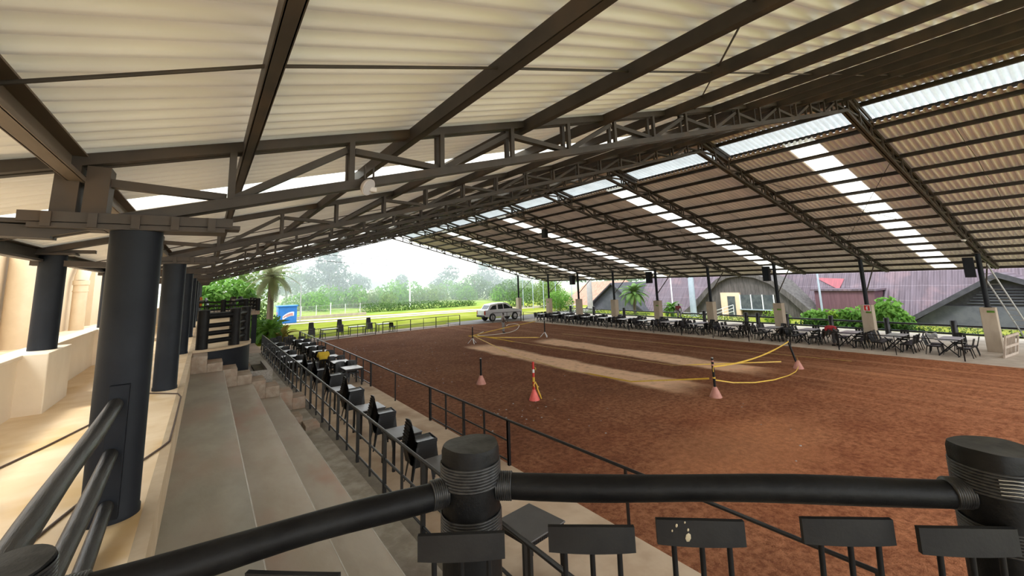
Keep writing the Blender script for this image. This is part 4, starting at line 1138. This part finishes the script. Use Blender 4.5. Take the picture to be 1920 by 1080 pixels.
def palm(label, loc, h, nf, L, leaflet, m, droop=.45, arch=.55, trunk_r=.16, low=-.4, group=None, seed=1, bend=0.0, m2=None, cat='palm'):
    rnd = random.Random(seed)
    t = thing('palm', label, cat, loc, 0, group)
    if h > .05:
        b = MB(); b.tube([(bend * (k / 6) ** 2, 0, h * k / 6) for k in range(7)], [trunk_r * (1.15 - .25 * k / 6) for k in range(7)], 12); b.build('trunk', M['bark'], t, smooth=60)
    proto = frond_mb(L, 22, leaflet, droop, arch).build('frond', M[m], t, fixn=False)
    for k in range(nf):
        o = proto if k == 0 else proto.copy()
        if k: COL.objects.link(o); o.parent = t; KIDS.setdefault(t.name, []).append(o)
        u = k / max(1, nf - 1)
        if m2 and u > .75:
            pass
        o.location = (bend, 0, h)
        o.rotation_euler = (math.radians(62) * (1 - u) - math.radians(42) * u * (1 if low < 0 else .3) + rnd.uniform(-.12, .12), rnd.uniform(-.2, .2), k * 2.399 + rnd.uniform(-.2, .2))
        o.rotation_euler.x *= -1
        s = rnd.uniform(.85, 1.1); o.scale = (s, s, s)
    return t

# ---- near greenery on the left
plant('shrub', 'large bright green broad leaved shrub behind the raised timber deck', (1.35, 47.5, .4), [((0, 0, 3.3), (2.5, 1.8, 1.6)), ((-1.7, .3, 2.9), (1.7, 1.5, 1.5)), ((1.5, .2, 2.6), (1.3, 1.4, 1.3)), ((0, 0, 1.6), (2.7, 1.6, 1.6))], 1700, .62, 'leaf', 3, 'shrub', [([(0, 0, 0), (.1, 0, 1.6)], .12)], droop=.5)
palm('spiky green cycad like palm beside the deck support post', (4.3, 39.6, .6), .35, 26, 1.7, .34, 'leaf', .25, .45, .18, seed=4)
palm('lower arching palm at the foot of the far guard rail', (5.1, 39.2, .1), .2, 22, 1.5, .30, 'frondyellow', .25, .45, .15, seed=5)
plant('shrub', 'dark green broad leaved plants at the base of the deck', (3.5, 41.0, .2), [((0, 0, .8), (1.2, 1, .9)), ((1.3, .4, .5), (.9, .8, .6))], 420, .42, 'leaf', 6, 'shrub')
t = palm('tall grey trunked fan palm with pale drooping fronds left of the blue kiosk', (4.9, 46, -.02), 5.3, 22, 2.5, .60, 'frondpale', .35, .30, .26, seed=7)
plant('shrub', 'undergrowth around the foot of the tall fan palm', (4.3, 47.2, 0), [((0, 0, .9), (1.9, 1.2, 1.2)), ((-1.8, 1, 1.5), (1.6, 1.2, 1.7)), ((1.3, .5, .5), (1, .8, .7))], 800, .4, 'leaftree', 8, 'shrub')
plant('tree', 'pale leafy tree crowding behind the tall fan palm', (1.2, 54, 0), [((0, 0, 4.8), (3.2, 2.2, 2.6)), ((3.4, 1, 5.4), (2.6, 2, 2.3)), ((-2.5, 0, 3.2), (2.2, 2, 2.4)), ((2.2, 0, 2.2), (2.6, 1.8, 2.0))], 2200, .5, 'leafscrub', 9, 'tree', [([(0, 0, 0), (.2, 0, 4)], .2)])

# ---- far trees and scrub in the haze
FT = [('dark tall tree rising highest above the left tree line', 19.2, 90, [((0, 0, 9.2), (2.6, 2, 2.4)), ((1.6, 0, 7.2), (2.8, 2, 2.2)), ((-1.6, 0, 6.6), (2.6, 2, 2.4)), ((.3, 0, 10.6), (1.5, 1.4, 1.2))], 1700, .6, 'leafgum'),
      ('dense dark green tree left of the tallest far tree', 12.2, 92, [((0, 0, 6.2), (3.6, 2.4, 3.4)), ((-3.0, 0, 5.4), (3.2, 2.4, 3.0)), ((2.6, 0, 4.4), (3.2, 2.4, 2.8))], 1900, .6, 'leaftree'),
      ('rounded far tree just right of the tallest tree', 23.6, 93, [((0, 0, 5.0), (3.6, 2.4, 2.4)), ((2.8, 0, 4.6), (2.2, 2, 1.8)), ((-2.4, 0, 4), (2.6, 2.2, 2.4))], 1500, .6, 'leafgum'),
      ('small lone round topped far tree beside the white pole', 34.9, 92, [((0, 0, 5.0), (1.35, 1.2, 1.5)), ((0, 0, 3.6), (1.0, 1, 1.2))], 520, .5, 'leafgum'),
      ('airy far tree with thin crown against the white sky', 44.6, 90, [((0, 0, 4.6), (3.0, 2, 2.2)), ((1.4, 0, 7.2), (1.9, 1.5, 1.3)), ((-.4, 0, 6.4), (1.4, 1.4, 1.0)), ((2.4, 0, 6.0), (1.2, 1.2, .9)), ((-2.4, 0, 3.6), (1.8, 1.6, 1.6))], 900, .55, 'leafgum'),
      ('bushy mid green far tree right of the airy tree', 48.4, 84, [((0, 0, 3.2), (3.4, 2.4, 2.9)), ((2.8, 0, 2.6), (2.4, 2, 2.2)), ((-2.6, 0, 2.2), (2.2, 2, 2.0))], 1600, .55, 'leaftree'),
      ('tall blue green far tree rising behind the pickup', 56.6, 92, [((0, 0, 6.4), (2.2, 2, 3.6)), ((1.8, 0, 4.8), (2.4, 2, 2.6)), ((-2.0, 0, 4.6), (1.9, 1.6, 2.8)), ((3.8, 0, 3.4), (2.2, 1.8, 2.0)), ((-.8, 0, 8.6), (1.2, 1.2, 1.3))], 1900, .6, 'leafgum'),
      ('far tree at the right end of the tree line', 62.5, 88, [((0, 0, 3.0), (3.0, 2.2, 2.8)), ((3.2, 0, 2.4), (2.6, 2, 2.2))], 1300, .55, 'leaftree')]
for i, (lab, x, y, lumps, n, s, m) in enumerate(FT):
    plant('tree', lab, (x, y, 0), lumps, n, s, m, 20 + i, 'tree', [([(0, 0, 0), (.2, 0, 3), (.1, 0, 5)], [.3, .22, .12])], 'far trees beyond the lawn')
scr = None; rnd = random.Random(77)
SCR = []
for i in range(30):
    x = 12 + i * 1.9 + rnd.uniform(-.8, .8); y = 76 + rnd.uniform(0, 10)
    SCR.append((x, y, rnd.uniform(.75, 1.25)))
for i, (x, y, s) in enumerate(SCR):
    if i % 3 == 0 or scr is None:
        scr = plant('scrub_bush', 'bushy green scrub on the far slope, %s clump' % i, (x, y, 0), [((0, 0, 1.3), (2.3, 1.8, 1.7)), ((1.6, .3, .9), (1.6, 1.4, 1.2)), ((-1.7, .2, 1.0), (1.7, 1.4, 1.3))], 560, .5, ['leafscrub', 'leaftree', 'leafscrub', 'leaf'][i % 4 if i % 9 else 3], 60 + i, 'shrub', None, 'scrub bushes on the far slope')
        o = scr
    else:
        o = dup(scr, (x, y, 0), rnd.uniform(0, 6))
    o.scale = (s, s, s * 1.15); o.location = (x, y, .2 + (y - 76) * .09)
    o['label'] = 'bushy green scrub clump on the hazy slope beyond the lawn'
for i, (x, y, w) in enumerate([(30, 118, 26), (50, 122, 24), (12, 120, 22), (84, 78, 30)]):
    plant('tree_belt', 'dark ridge of distant trees in the haze, %s' % ['behind the lone round tree', 'behind the pickup', 'behind the tall fan palm', 'above the russet hut'][i], (x, y, 3.2), [((0, 0, 2.4), (w * .45, 3, 2.2)), ((w * .3, 0, 1.8), (w * .3, 3, 2.0)), ((-w * .3, 0, 2.6), (w * .3, 3, 2.4))], 2400, .9, 'leaftree', 100 + i, 'trees')
# hedge beyond the lawn
b = MB(); rnd = random.Random(8)
for seg in range(40):
    u = seg / 39; x = 20.2 + 19.5 * u; y = 70 - .6 * u + rnd.uniform(-.2, .2); hh = 1.55 - .55 * u + rnd.uniform(-.12, .12)
    lb = leaves([((x, y, hh * .45), (.75, .55, hh * .62))], 85, .26, 200 + seg, shell=.35)
    b.add(lb.v, lb.f)
tag(b.build('hedge', M['leaftree'], fixn=False), 'long dark clipped hedge across the far side of the lawn', 'hedge')

# wire fence with low wall beside the kiosk
t = thing('wire_fence', 'wire mesh fence on a low grey wall right of the blue kiosk', 'fence', (0, 0, 0))
b = MB(); b.span((9.6, 65.9, -.1), (19.6, 66.1, .38)); b.build('low_wall', M['plinth'], t)
for x in (10.8, 12.7, 14.6, 16.6, 18.7):
    b = MB(); b.tube([(x, 66, .2), (x, 66, 1.75 if x != 14.6 else 2.0)], .06 if x == 14.6 else .035, 8); b.build('fence_post', M['white'], t, smooth=60)
b = MB()
for z in (.6, 1.1, 1.65): b.tube([(9.6, 66, z), (19.6, 66, z)], .014, 5)
for k in range(60): b.tube([(9.7 + k * .165, 66, .38), (9.7 + k * .165, 66, 1.65)], .006, 4)
b.build('wire_mesh', M['polegrey'], t)

# blue kiosk
t = thing('kiosk', 'small bright blue kiosk with a slanted white banner on the lawn', 'kiosk', (8.3, 60.9, 0))
b = MB(); b.box((0, 0, 1.0), (2.05, 1.9, 2.0)); b.build('kiosk_body', M['blue'], t, bevel=.03)
b = MB(); b.box((0, 0, 2.06), (2.25, 2.1, .16)); b.build('roof_lid', M['blue'], t, bevel=.03)
def ban(u, v, e=0):
    x = -.55 + 1.25 * u; z = .62 + .75 * u - .12 * u * u * 2.2 + .30 * math.sin(PI * u) * .35 + (v - .5) * .50
    return (x, -.965 - e, z)
b = MB(); b.grid(lambda u, v: ban(u, v), 12, 2); o = b.build('banner', M['white'], t); o.modifiers.new('Solidify', 'SOLIDIFY').thickness = .012
b = MB()
for (u0, u1, v0, v1) in [(a_ - .01, b_ + .015, c_ - .04, d_ + .04) for (a_, b_, c_, d_) in [(.08, .11, .42, .62), (.16, .20, .42, .62), (.25, .28, .42, .64), (.34, .38, .42, .64), (.44, .47, .42, .64), (.53, .57, .42, .64), (.63, .66, .42, .64), (.72, .76, .42, .64), (.82, .86, .42, .66), (.35, .90, .22, .27)]]:
    b.grid(lambda u, v: ban(u0 + (u1 - u0) * u, v0 + (v1 - v0) * v, .016), 2, 1)
b.build('banner_lettering', M['red'], t)
b = MB(); b.box((-1.03, .1, 1.05), (.02, .9, 1.3)); b.build('side_hatch', M['blue'], t, bevel=.01)
b = MB(); b.box((-1.045, .1, 1.2), (.012, .5, .35)); b.build('side_emblem', M['red'], t)

# lamp and flag poles
def pole(label, x, y, z0, z1, r0, r1, m, head=None, group=None, name='pole'):
    t = thing(name, label, 'pole', (x, y, 0), 0, group)
    b = MB(); b.tube([(0, 0, z0), (0, 0, z1)], [r0, r1], 14); b.build('mast', M[m], t, smooth=60)
    if head:
        b = MB(); b.tube([(0, 0, z1 - .1), (-.25, 0, z1 + .35), (-.8, 0, z1 + .5)], .035, 6); b.box((-1.0, 0, z1 + .5), (.5, .16, .09)); b.build('lamp_arm', M[m], t)
pole('tall thin white pole standing beyond the lawn under the roof gap', 30.0, 75, 0, 6.7, .13, .08, 'white')
pole('slim pale lamp post behind the blue kiosk', 10.1, 62.5, 0, 4.6, .07, .05, 'polegrey', True, name='lamp_post')
pole('thick pale grey concrete pole behind the third plinth from the far end', 40, 40.0, -.1, 9, .36, .30, 'polegrey')
pole('thick pale blue tapering pole left of the thatched office', 41, 26.3, -.2, 9, .32, .22, 'poleblue')
pole('slim pale blue lamp pole before the red roof patch', 40, 14.47, 0, 8, .08, .06, 'poleblue', name='lamp_post')
pole('thin white pole between the palm and the purple roof', 40, 28.0, 0, 8, .07, .05, 'white')
for i, (x, y) in enumerate([(40, 54.3), (40, 51.8), (40, 49.3), (40, 46.6), (40, 43.3)]):
    pole('thin pale goal post pole at the far right corner, %s from the left' % ORD[i], x, y, -.1, 8, .055, .05, 'poleblue', group='thin poles at the far right corner')
t = thing('power_line', 'three dark overhead wires crossing the white sky', 'wire')
for (p, q) in [((8, 60, 9.6), (30, 60, 7.9)), ((8, 60.5, 8.8), (50, 60.5, 6.9)), ((8, 61, 8.0), (50, 61, 6.1))]:
    b = MB(); P, Q = Vector(p), Vector(q); b.tube([P.lerp(Q, k / 12) - Vector((0, 0, .5 * math.sin(PI * k / 12))) for k in range(13)], .032, 5); b.build('wire_strand', M['rubber'], t)

# ---- right-hand planting
palm('green feather palm with arching fronds before the dark gable', (40, 33.0, -.1), 2.4, 38, 2.0, .40, 'frond', .22, .42, .15, seed=31)
plant('shrub', 'bright green small leaved tree between the two far plinths', (39, 44.6, 0), [((0, 0, 1.5), (1.5, 1.5, 1.3)), ((.2, -1.1, 1.1), (1.1, 1.0, 1.0)), ((0, 1.2, 1.9), (1.0, 1.0, .9))], 1300, .26, 'leaf', 32, 'tree', [([(0, 0, -.1), (0, 0, 1)], .09)])
plant('tree', 'tall yellow green tree behind the far right poles', (43, 51.5, 0), [((0, 0, 3.6), (1.6, 2.2, 2.2)), ((0, 2.2, 2.2), (1.6, 1.8, 1.9)), ((0, -1.6, 1.6), (1.6, 1.6, 1.8)), ((0, 0, 1), (1.8, 3, 1.3))], 1900, .34, 'leafscrub', 33, 'tree', [([(0, 0, 0), (0, 0, 3)], .14)])
plant('shrub', 'dark green bushes behind the farthest plinth', (42, 56.8, 0), [((0, 0, 1.5), (2, 2.4, 1.7)), ((0, 2.8, 1.2), (1.8, 1.9, 1.4))], 1000, .34, 'leaftree', 34, 'shrub')
palm('fountain shaped fern palm beside the perched person', (39, 27.5, .3), .55, 30, 1.15, .25, 'leaf', .35, .45, .1, seed=35)
plant('shrub', 'big leafy bush hiding the foot of the purple roof, left half', (39.2, 12.9, 0), [((0, .6, .55), (.9, 1.9, .75)), ((0, -1.0, .8), (.9, 1.2, .75)), ((0, 1.8, .5), (.8, 1.0, .7)), ((-.3, 0, .1), (.9, 2.6, .5))], 1500, .42, 'leaf', 36, 'shrub', shell=.6)
plant('shrub', 'big leafy bush hiding the foot of the purple roof, right half', (39.2, 10.2, 0), [((0, 0, 1.1), (1.0, 1.0, 1.2)), ((0, -.4, .5), (1.0, 1.0, .9)), ((0, .6, .6), (.9, 1.0, .9))], 1300, .42, 'leaf', 37, 'shrub', shell=.6)
plant('shrub', 'lime yellow strappy plants beside the office wall', (39, 17.5, 0), [((0, .3, .5), (.5, .8, .65)), ((0, -.6, .4), (.5, .6, .5))], 330, .34, 'leaflime', 38, 'shrub', wide=.25)
plant('shrub', 'single lime green leaf clump in front of the big bush', (38.5, 13.3, 0), [((0, 0, .7), (.3, .35, .5))], 60, .34, 'leaflime', 39, 'shrub')
plant('shrub', 'dark low planting under the big bush beside the post fence', (38.6, 12.0, 0), [((0, 0, .1), (.5, 4.0, .42))], 900, .28, 'leafdark', 40, 'shrub')
for nm, y0, y1, lab in [('hedge', 1.0, 9.0, 'low clipped lime hedge before the dark gable on the right'), ('hedge', 19.6, 27.6, 'low clipped green hedge before the thatched office'), ('hedge', 30, 46, 'low yellow green hedge strip before the dark gable and palm')]:
    b = MB(); k = int((y1 - y0) / .5)
    for s in range(k):
        lb = leaves([((38.6, y0 + .25 + s * .5, .12), (.45, .42, .34))], 80, .13, 300 + s, shell=.3); b.add(lb.v, lb.f)
    tag(b.build(nm, M['hedge'], fixn=False), lab, 'hedge')
slab([(37.6, -6), (44.2, -6), (44.2, 60), (37.6, 60)], .0, .2, M['grass'])

# ================================================================== buildings on the right
t = thing('building', 'long building whose steep purple corrugated roof reaches the ground', 'building')
kx = 1.33
def rp(x, off=0): return -.3 + kx * (x - 44.2) + off
b = MB(); b.prism([(44.2, rp(44.2)), (54.5, rp(54.5)), (54.7, rp(54.5) - .1), (44.5, rp(44.2) - .12)], lambda x, z: (x, -9, z), lambda x, z: (x, 36.5, z)); b.build('roof', M['purple'], t)
b = MB(); b.prism([(44.6, -.4), (54.5, rp(54.5) - .3), (64, -.4)], lambda x, z: (x, -8.8, z), lambda x, z: (x, 33.3, z)); b.build('end_wall', M['bitumen'], t)
b = MB()
q = [(17.2, 3.55), (14.9, 3.4), (15.2, 2.45)]
b.add([((z + .3) / kx + 44.2 - .05, y, z) for y, z in q], [(0, 1, 2)])
o = b.build('red_roof_panel', M['redsheet'], t); o.modifiers.new('Solidify', 'SOLIDIFY').thickness = .02
b = MB(); b.add([((z + .3) / kx + 44.2 - .05, y, z) for y, z in [(27.9, .2), (26.9, 1.3), (26.5, 1.3), (27.4, .2)]], [(0, 1, 2, 3)])
o = b.build('red_roof_panel', M['redsheet'], t); o.modifiers.new('Solidify', 'SOLIDIFY').thickness = .02
b = MB(); b.span((43.9, 12.1, .6), (46.6, 16.3, 2.45)); b.build('annex', M['annex'], t)
b = MB(); b.span((43.7, 11.9, 2.45), (47, 16.5, 2.6)); b.build('annex_roof', M['purple'], t)

# thatched office
t = thing('building', 'grey thatched office with a peach door wall and a band of windows', 'building')
out = [(29.2, -.5), (27.0, 1.2), (25.6, 2.6), (24.4, 3.55), (23.4, 4.0), (22.0, 4.15), (20.6, 3.95), (19.2, 3.35), (17.6, 1.95), (15.9, .2), (15.4, -.5)]
b = MB(); b.prism(out, lambda y, z: (43.0, y, z), lambda y, z: (52, y, z)); b.build('thatch_roof', M['thatch'], t)
inn = [(22 + (y - 22) * 1.03, z + .12) for y, z in out]
b = MB(); n = len(out)
b.add([(42.55, y, z) for y, z in inn] + [(42.55, 22 + (y - 22) * .95, z - .22) for y, z in out] + [(43.1, y, z) for y, z in inn] + [(43.1, 22 + (y - 22) * .95, z - .22) for y, z in out],
      [(i, i + 1, n + i + 1, n + i) for i in range(n - 1)] + [(2 * n + i, 2 * n + i + 1, i + 1, i) for i in range(n - 1)] + [(n + i, n + i + 1, 3 * n + i + 1, 3 * n + i) for i in range(n - 1)])
b.build('thatch_verge', M['thatch'], t)
b = MB(); b.span((42.70, 22.35, -.4), (43.05, 24.25, 2.32)); b.build('door_wall', M['doorwall'], t)
b = MB(); b.span((42.66, 22.78, -.3), (42.72, 23.55, 1.98)); b.build('door', M['glassdark'], t)
b = MB(); b.span((42.75, 19.2, .78), (43.05, 22.35, 2.12)); b.build('window_band', M['glassdark'], t)
for y in (22.3, 21.25, 20.2, 19.2):
    b = MB(); b.span((42.68, y - .035, .78), (42.76, y + .035, 2.15)); b.build('window_mullion', M['white'], t)
b = MB(); b.span((42.6, 19.1, .70), (42.8, 22.4, .78)); b.build('window_sill', M['poleblue'], t)
t2 = thing('ramp_railing', 'white ramp railing leading up to the office door', 'railing')
for z in (.25, .55, .85):
    b = MB(); b.tube([(41.6, 26.2, z - .6), (41.6, 24.6, z - .35), (41.9, 22.6, z + .35)], .028, 6); b.build('hand_rail', M['white'], t2, smooth=60)
    b = MB(); b.tube([(41.0, 27.5, z - .5), (40.6, 23.0, z - .55)], .028, 6); b.build('hand_rail', M['white'], t2, smooth=60)
for x, y, z in ((41.6, 26.2, .25), (41.6, 24.6, .5), (41.75, 23.6, .85), (41.9, 22.6, 1.2), (40.9, 26.8, .35), (40.7, 24.2, .3)):
    b = MB(); b.tube([(x, y, -.2), (x, y, z)], .025, 6); b.build('rail_post', M['white'], t2, smooth=60)
# right dark gable
t = thing('building', 'dark gabled barn with slatted upper wall at the right edge', 'building')
L, A_, R2 = (10.6, -.05), (5.1, 3.62), (-1.8, .5)
b = MB(); b.prism([L, A_, R2, (R2[0], -.3), (L[0], -.3)], lambda y, z: (43.0, y, z - .15), lambda y, z: (49, y, z - .15)); b.build('gable_wall', M['bitumen'], t)
b = MB(); b.prism([(8.4, -.4), (8.1, 1.45), (-1.7, 1.45), (-1.7, -.4)], lambda y, z: (42.9, y, z), lambda y, z: (43.02, y, z)); b.prism([(10.5, -.4), (8.1, 1.45), (8.4, -.4)], lambda y, z: (42.9, y, z), lambda y, z: (43.02, y, z)); b.build('lower_wall', M['gablewall'], t)
for p, q in ((L, A_), (A_, R2)):
    b = MB(); d = .17
    b.prism([p, q, (q[0], q[1] + d), (p[0], p[1] + d)], lambda y, z: (42.3, y, z - .1), lambda y, z: (49, y, z - .1)); b.build('roof_slope', M['purple'], t)
    b = MB(); b.prism([(p[0], p[1] - .16), (q[0], q[1] - .16), (q[0], q[1] + .2), (p[0], p[1] + .2)], lambda y, z: (42.25, y, z - .1), lambda y, z: (42.4, y, z - .1)); b.build('verge_board', M['bitumen'], t)
for k in range(6):
    z = 1.62 + .19 * k; w = max(.5, 3.0 - .22 * k)
    b = MB(); b.span((42.86, 4.6 - w, z), (42.95, 4.4 + w * .8, z + .05)); b.build('wall_slat', M['gablewall'], t)
# russet thatched hut
t = thing('building', 'russet thatched hut roof between the far plinths', 'building')
b = MB()
ys = [43.5, 45.5, 53.8, 57.2]; 
prof = lambda y, s: None
b.add([(49, 43.0, -.9), (49, 57.6, -.9), (60, 57.6, -.9), (60, 43.0, -.9), (54, 45.8, 3.75), (54, 54.2, 3.6)], [(0, 1, 5, 4), (1, 2, 5), (2, 3, 4, 5), (3, 0, 4), (0, 3, 2, 1)])
o = b.build('thatch_roof', M['thatchred'], t)
b = MB(); b.span((50.5, 44.2, -1.5), (58.5, 56.4, -.75)); b.build('hut_wall', M['bitumen'], t)
# dark pitched shelter
t = thing('building', 'dark grey pitched shelter behind the feather palm', 'building')
pp = [(45.0, -.5), (39.5, 3.35), (33.9, -.5)]
b = MB(); b.prism(pp, lambda y, z: (44, y, z), lambda y, z: (51, y, z)); b.build('gable_wall', M['gablewall'], t)
for p, q in ((pp[0], pp[1]), (pp[1], pp[2])):
    b = MB(); b.prism([p, q, (q[0], q[1] + .2), (p[0], p[1] + .2)], lambda y, z: (43.4, y, z - .02), lambda y, z: (51, y, z - .02)); b.build('roof_slope', M['bitumen'], t)

# ================================================================== pickup
t = thing('pickup_truck', 'silver double cab pickup with rear canopy parked beyond the dirt', 'car', (26.55, 40.45, .02), math.radians(-1))
t.scale = (.93, .93, 1.03)
def arch(cx, r=.42, z0=.42, n=9): return [(cx + r * math.cos(a), z0 + r * math.sin(a)) for a in [PI - PI * k / n for k in range(n + 1)]]
prof = [(-2.6, .55)] + [(-2.02, .5)] + arch(-1.58) + [(-1.1, .42), (1.05, .42)] + arch(1.52) + [(2.1, .45), (2.55, .5), (2.62, .75), (2.5, 1.02), (1.5, 1.16), (1.2, 1.17), (-2.6, 1.16)]
b = MB(); b.prism(prof, lambda x, z: (x, -.90, z), lambda x, z: (x, .90, z)); b.build('body', M['carpaint'], t, bevel=.04)
gh = [(-2.2, 1.12), (-1.72, 1.70), (-.7, 1.82), (.35, 1.83), (.66, 1.76), (1.40, 1.14)]
b = MB(); b.prism(gh, lambda x, z: (x, -.86 + (z - 1.12) * .22, z), lambda x, z: (x, .86 - (z - 1.12) * .22, z)); b.build('cab', M['carpaint'], t, bevel=.03)
for s in (-1, 1):
    y = lambda z, e=.012: s * (.86 - (z - 1.12) * .22 + e)
    for poly in ([(-1.93, 1.2), (-1.45, 1.58), (-.98, 1.63), (-.98, 1.2)], [(-.78, 1.2), (-.74, 1.68), (-.08, 1.70), (-.06, 1.2)], [(.02, 1.2), (.02, 1.70), (.35, 1.68), (1.12, 1.22)]):
        b = MB(); b.prism(poly, lambda x, z: (x, y(z), z), lambda x, z: (x, y(z, -.02), z)); b.build('side_window', M['carglass'], t)
    b = MB(); b.box((1.0, s * 1.0, 1.27), (.14, .16, .18)); b.build('wing_mirror', M['black'], t, bevel=.03)
    for cx in (-1.58, 1.52):
        b = MB(); b.tube([(cx, s * .72, .40), (cx, s * .95, .40)], .40, 28); w = b.build('wheel', M['rubber'], t, smooth=40)
        b = MB(); b.tube([(cx, s * .94, .40), (cx, s * .965, .40)], .24, 20); b.tube([(cx, s * .94, .40), (cx, s * .975, .40)], .06, 10)
        for a in range(6):
            an = a * PI / 3; b.bar((cx, s * .97, .40), (cx + .22 * math.cos(an), s * .97, .40 + .22 * math.sin(an)), .05, .02, up=(0, 1, 0))
        b.build('rim', M['rim'], w)
    b = MB(); b.box((-2.56, s * .84, .90), (.14, .14, .40)); b.build('tail_light', M['taillight'], t, bevel=.02)
b = MB(); b.prism([(-2.10, 1.2), (-1.78, 1.60), (-1.76, 1.58), (-2.08, 1.18)], lambda x, z: (x - .02, -.62, z + .03), lambda x, z: (x - .02, .62, z + .03)); b.build('rear_window', M['carglass'], t)
b = MB(); b.box((-2.62, 0, .56), (.16, 1.7, .2)); b.build('rear_bumper', M['black'], t, bevel=.03)
b = MB(); b.box((-2.61, 0, .92), (.02, 1.3, .34)); b.build('tailgate', M['carpaint'], t, bevel=.008)
b = MB(); b.box((-2.635, 0, .74), (.012, .42, .11)); b.build('number_plate', M['white'], t)

# ================================================================== deck furniture seen in silhouette
for i, (x, y, r) in enumerate([(-.9, 31.6, .3), (.3, 31.5, 1.2), (1.2, 31.7, -.6), (2.0, 32.2, .8)]):
    chair((x, y, 2.96), r, 'black plastic chair on the raised timber deck, %s from the left' % ORD[i], 'chairs on the raised deck')
for i, (x, y) in enumerate([(-.3, 31.9), (1.7, 31.3)]):
    dt((x, y, 2.96), .2, 'dark table on the raised timber deck, %s hand one' % ['left', 'right'][i])

# ================================================================== air, light and camera
hz = bpy.data.materials.new('distant_haze'); hz.use_nodes = True
N = hz.node_tree.nodes; N.remove(N['Principled BSDF'])
vs = N.new('ShaderNodeVolumeScatter'); vs.inputs['Color'].default_value = (.90, .95, 1.0, 1); vs.inputs['Density'].default_value = HAZE; vs.inputs['Anisotropy'].default_value = .2
hz.node_tree.links.new(vs.outputs[0], N['Material Output'].inputs['Volume'])
b = MB(); b.span((-90, 72, -1), (200, 130, 13))
tag(b.build('distant_haze', hz), 'thin pale haze hanging over the far trees', 'haze', kind='stuff')

W = bpy.data.worlds.new('bright_overcast'); S.world = W; W.use_nodes = True
N = W.node_tree.nodes; Lk = W.node_tree.links
bg = N['Background']; bg.inputs['Strength'].default_value = SKY
tc = N.new('ShaderNodeTexCoord'); sx = N.new('ShaderNodeSeparateXYZ'); Lk.new(tc.outputs['Generated'], sx.inputs[0])
rp_ = N.new('ShaderNodeValToRGB'); Lk.new(sx.outputs['Z'], rp_.inputs[0])
e = rp_.color_ramp.elements; e[0].position = 0.0; e[0].color = (1.0, .985, .955, 1); e[1].position = .6; e[1].color = (.80, .90, 1.0, 1)
Lk.new(rp_.outputs[0], bg.inputs['Color'])
sd = bpy.data.lights.new('hazy_sun', 'SUN'); sd.energy = SUN; sd.angle = math.radians(12); sd.color = (1.0, .95, .86)
so = bpy.data.objects.new('hazy_sun', sd); COL.objects.link(so)
so.rotation_euler = Vector((.56, .12, -.82)).to_track_quat('-Z', 'Y').to_euler()

YAW, PIT, ROL = .6158, .1515, -.0337
f = Vector((math.sin(YAW) * math.cos(PIT), math.cos(YAW) * math.cos(PIT), math.sin(PIT)))
rt = Vector((math.cos(YAW), -math.sin(YAW), 0)); up = rt.cross(f)
c, s = math.cos(ROL), math.sin(ROL)
xa = rt * c + up * s; ya = -rt * s + up * c; za = -f
cd = bpy.data.cameras.new('camera'); co = bpy.data.objects.new('camera', cd); COL.objects.link(co)
co.matrix_world = Matrix(((xa.x, ya.x, za.x, 0), (xa.y, ya.y, za.y, 0), (xa.z, ya.z, za.z, 4.2), (0, 0, 0, 1)))
cd.sensor_width = 36; cd.lens = 806.3 / 1920 * 36; cd.shift_y = -(540 - 403.7) / 1920
cd.clip_start = .05; cd.clip_end = 600
S.camera = co
S.view_settings.view_transform = 'Standard'; S.view_settings.look = 'None'; S.view_settings.gamma = 1; S.view_settings.use_curve_mapping = False
S.view_settings.exposure = EXPO
cy = S.cycles
cy.max_bounces = 8; cy.diffuse_bounces = 5; cy.glossy_bounces = 3; cy.transmission_bounces = 6; cy.transparent_max_bounces = 6; cy.volume_bounces = 1
cy.use_denoising = True
cy.sample_clamp_indirect = 6.0
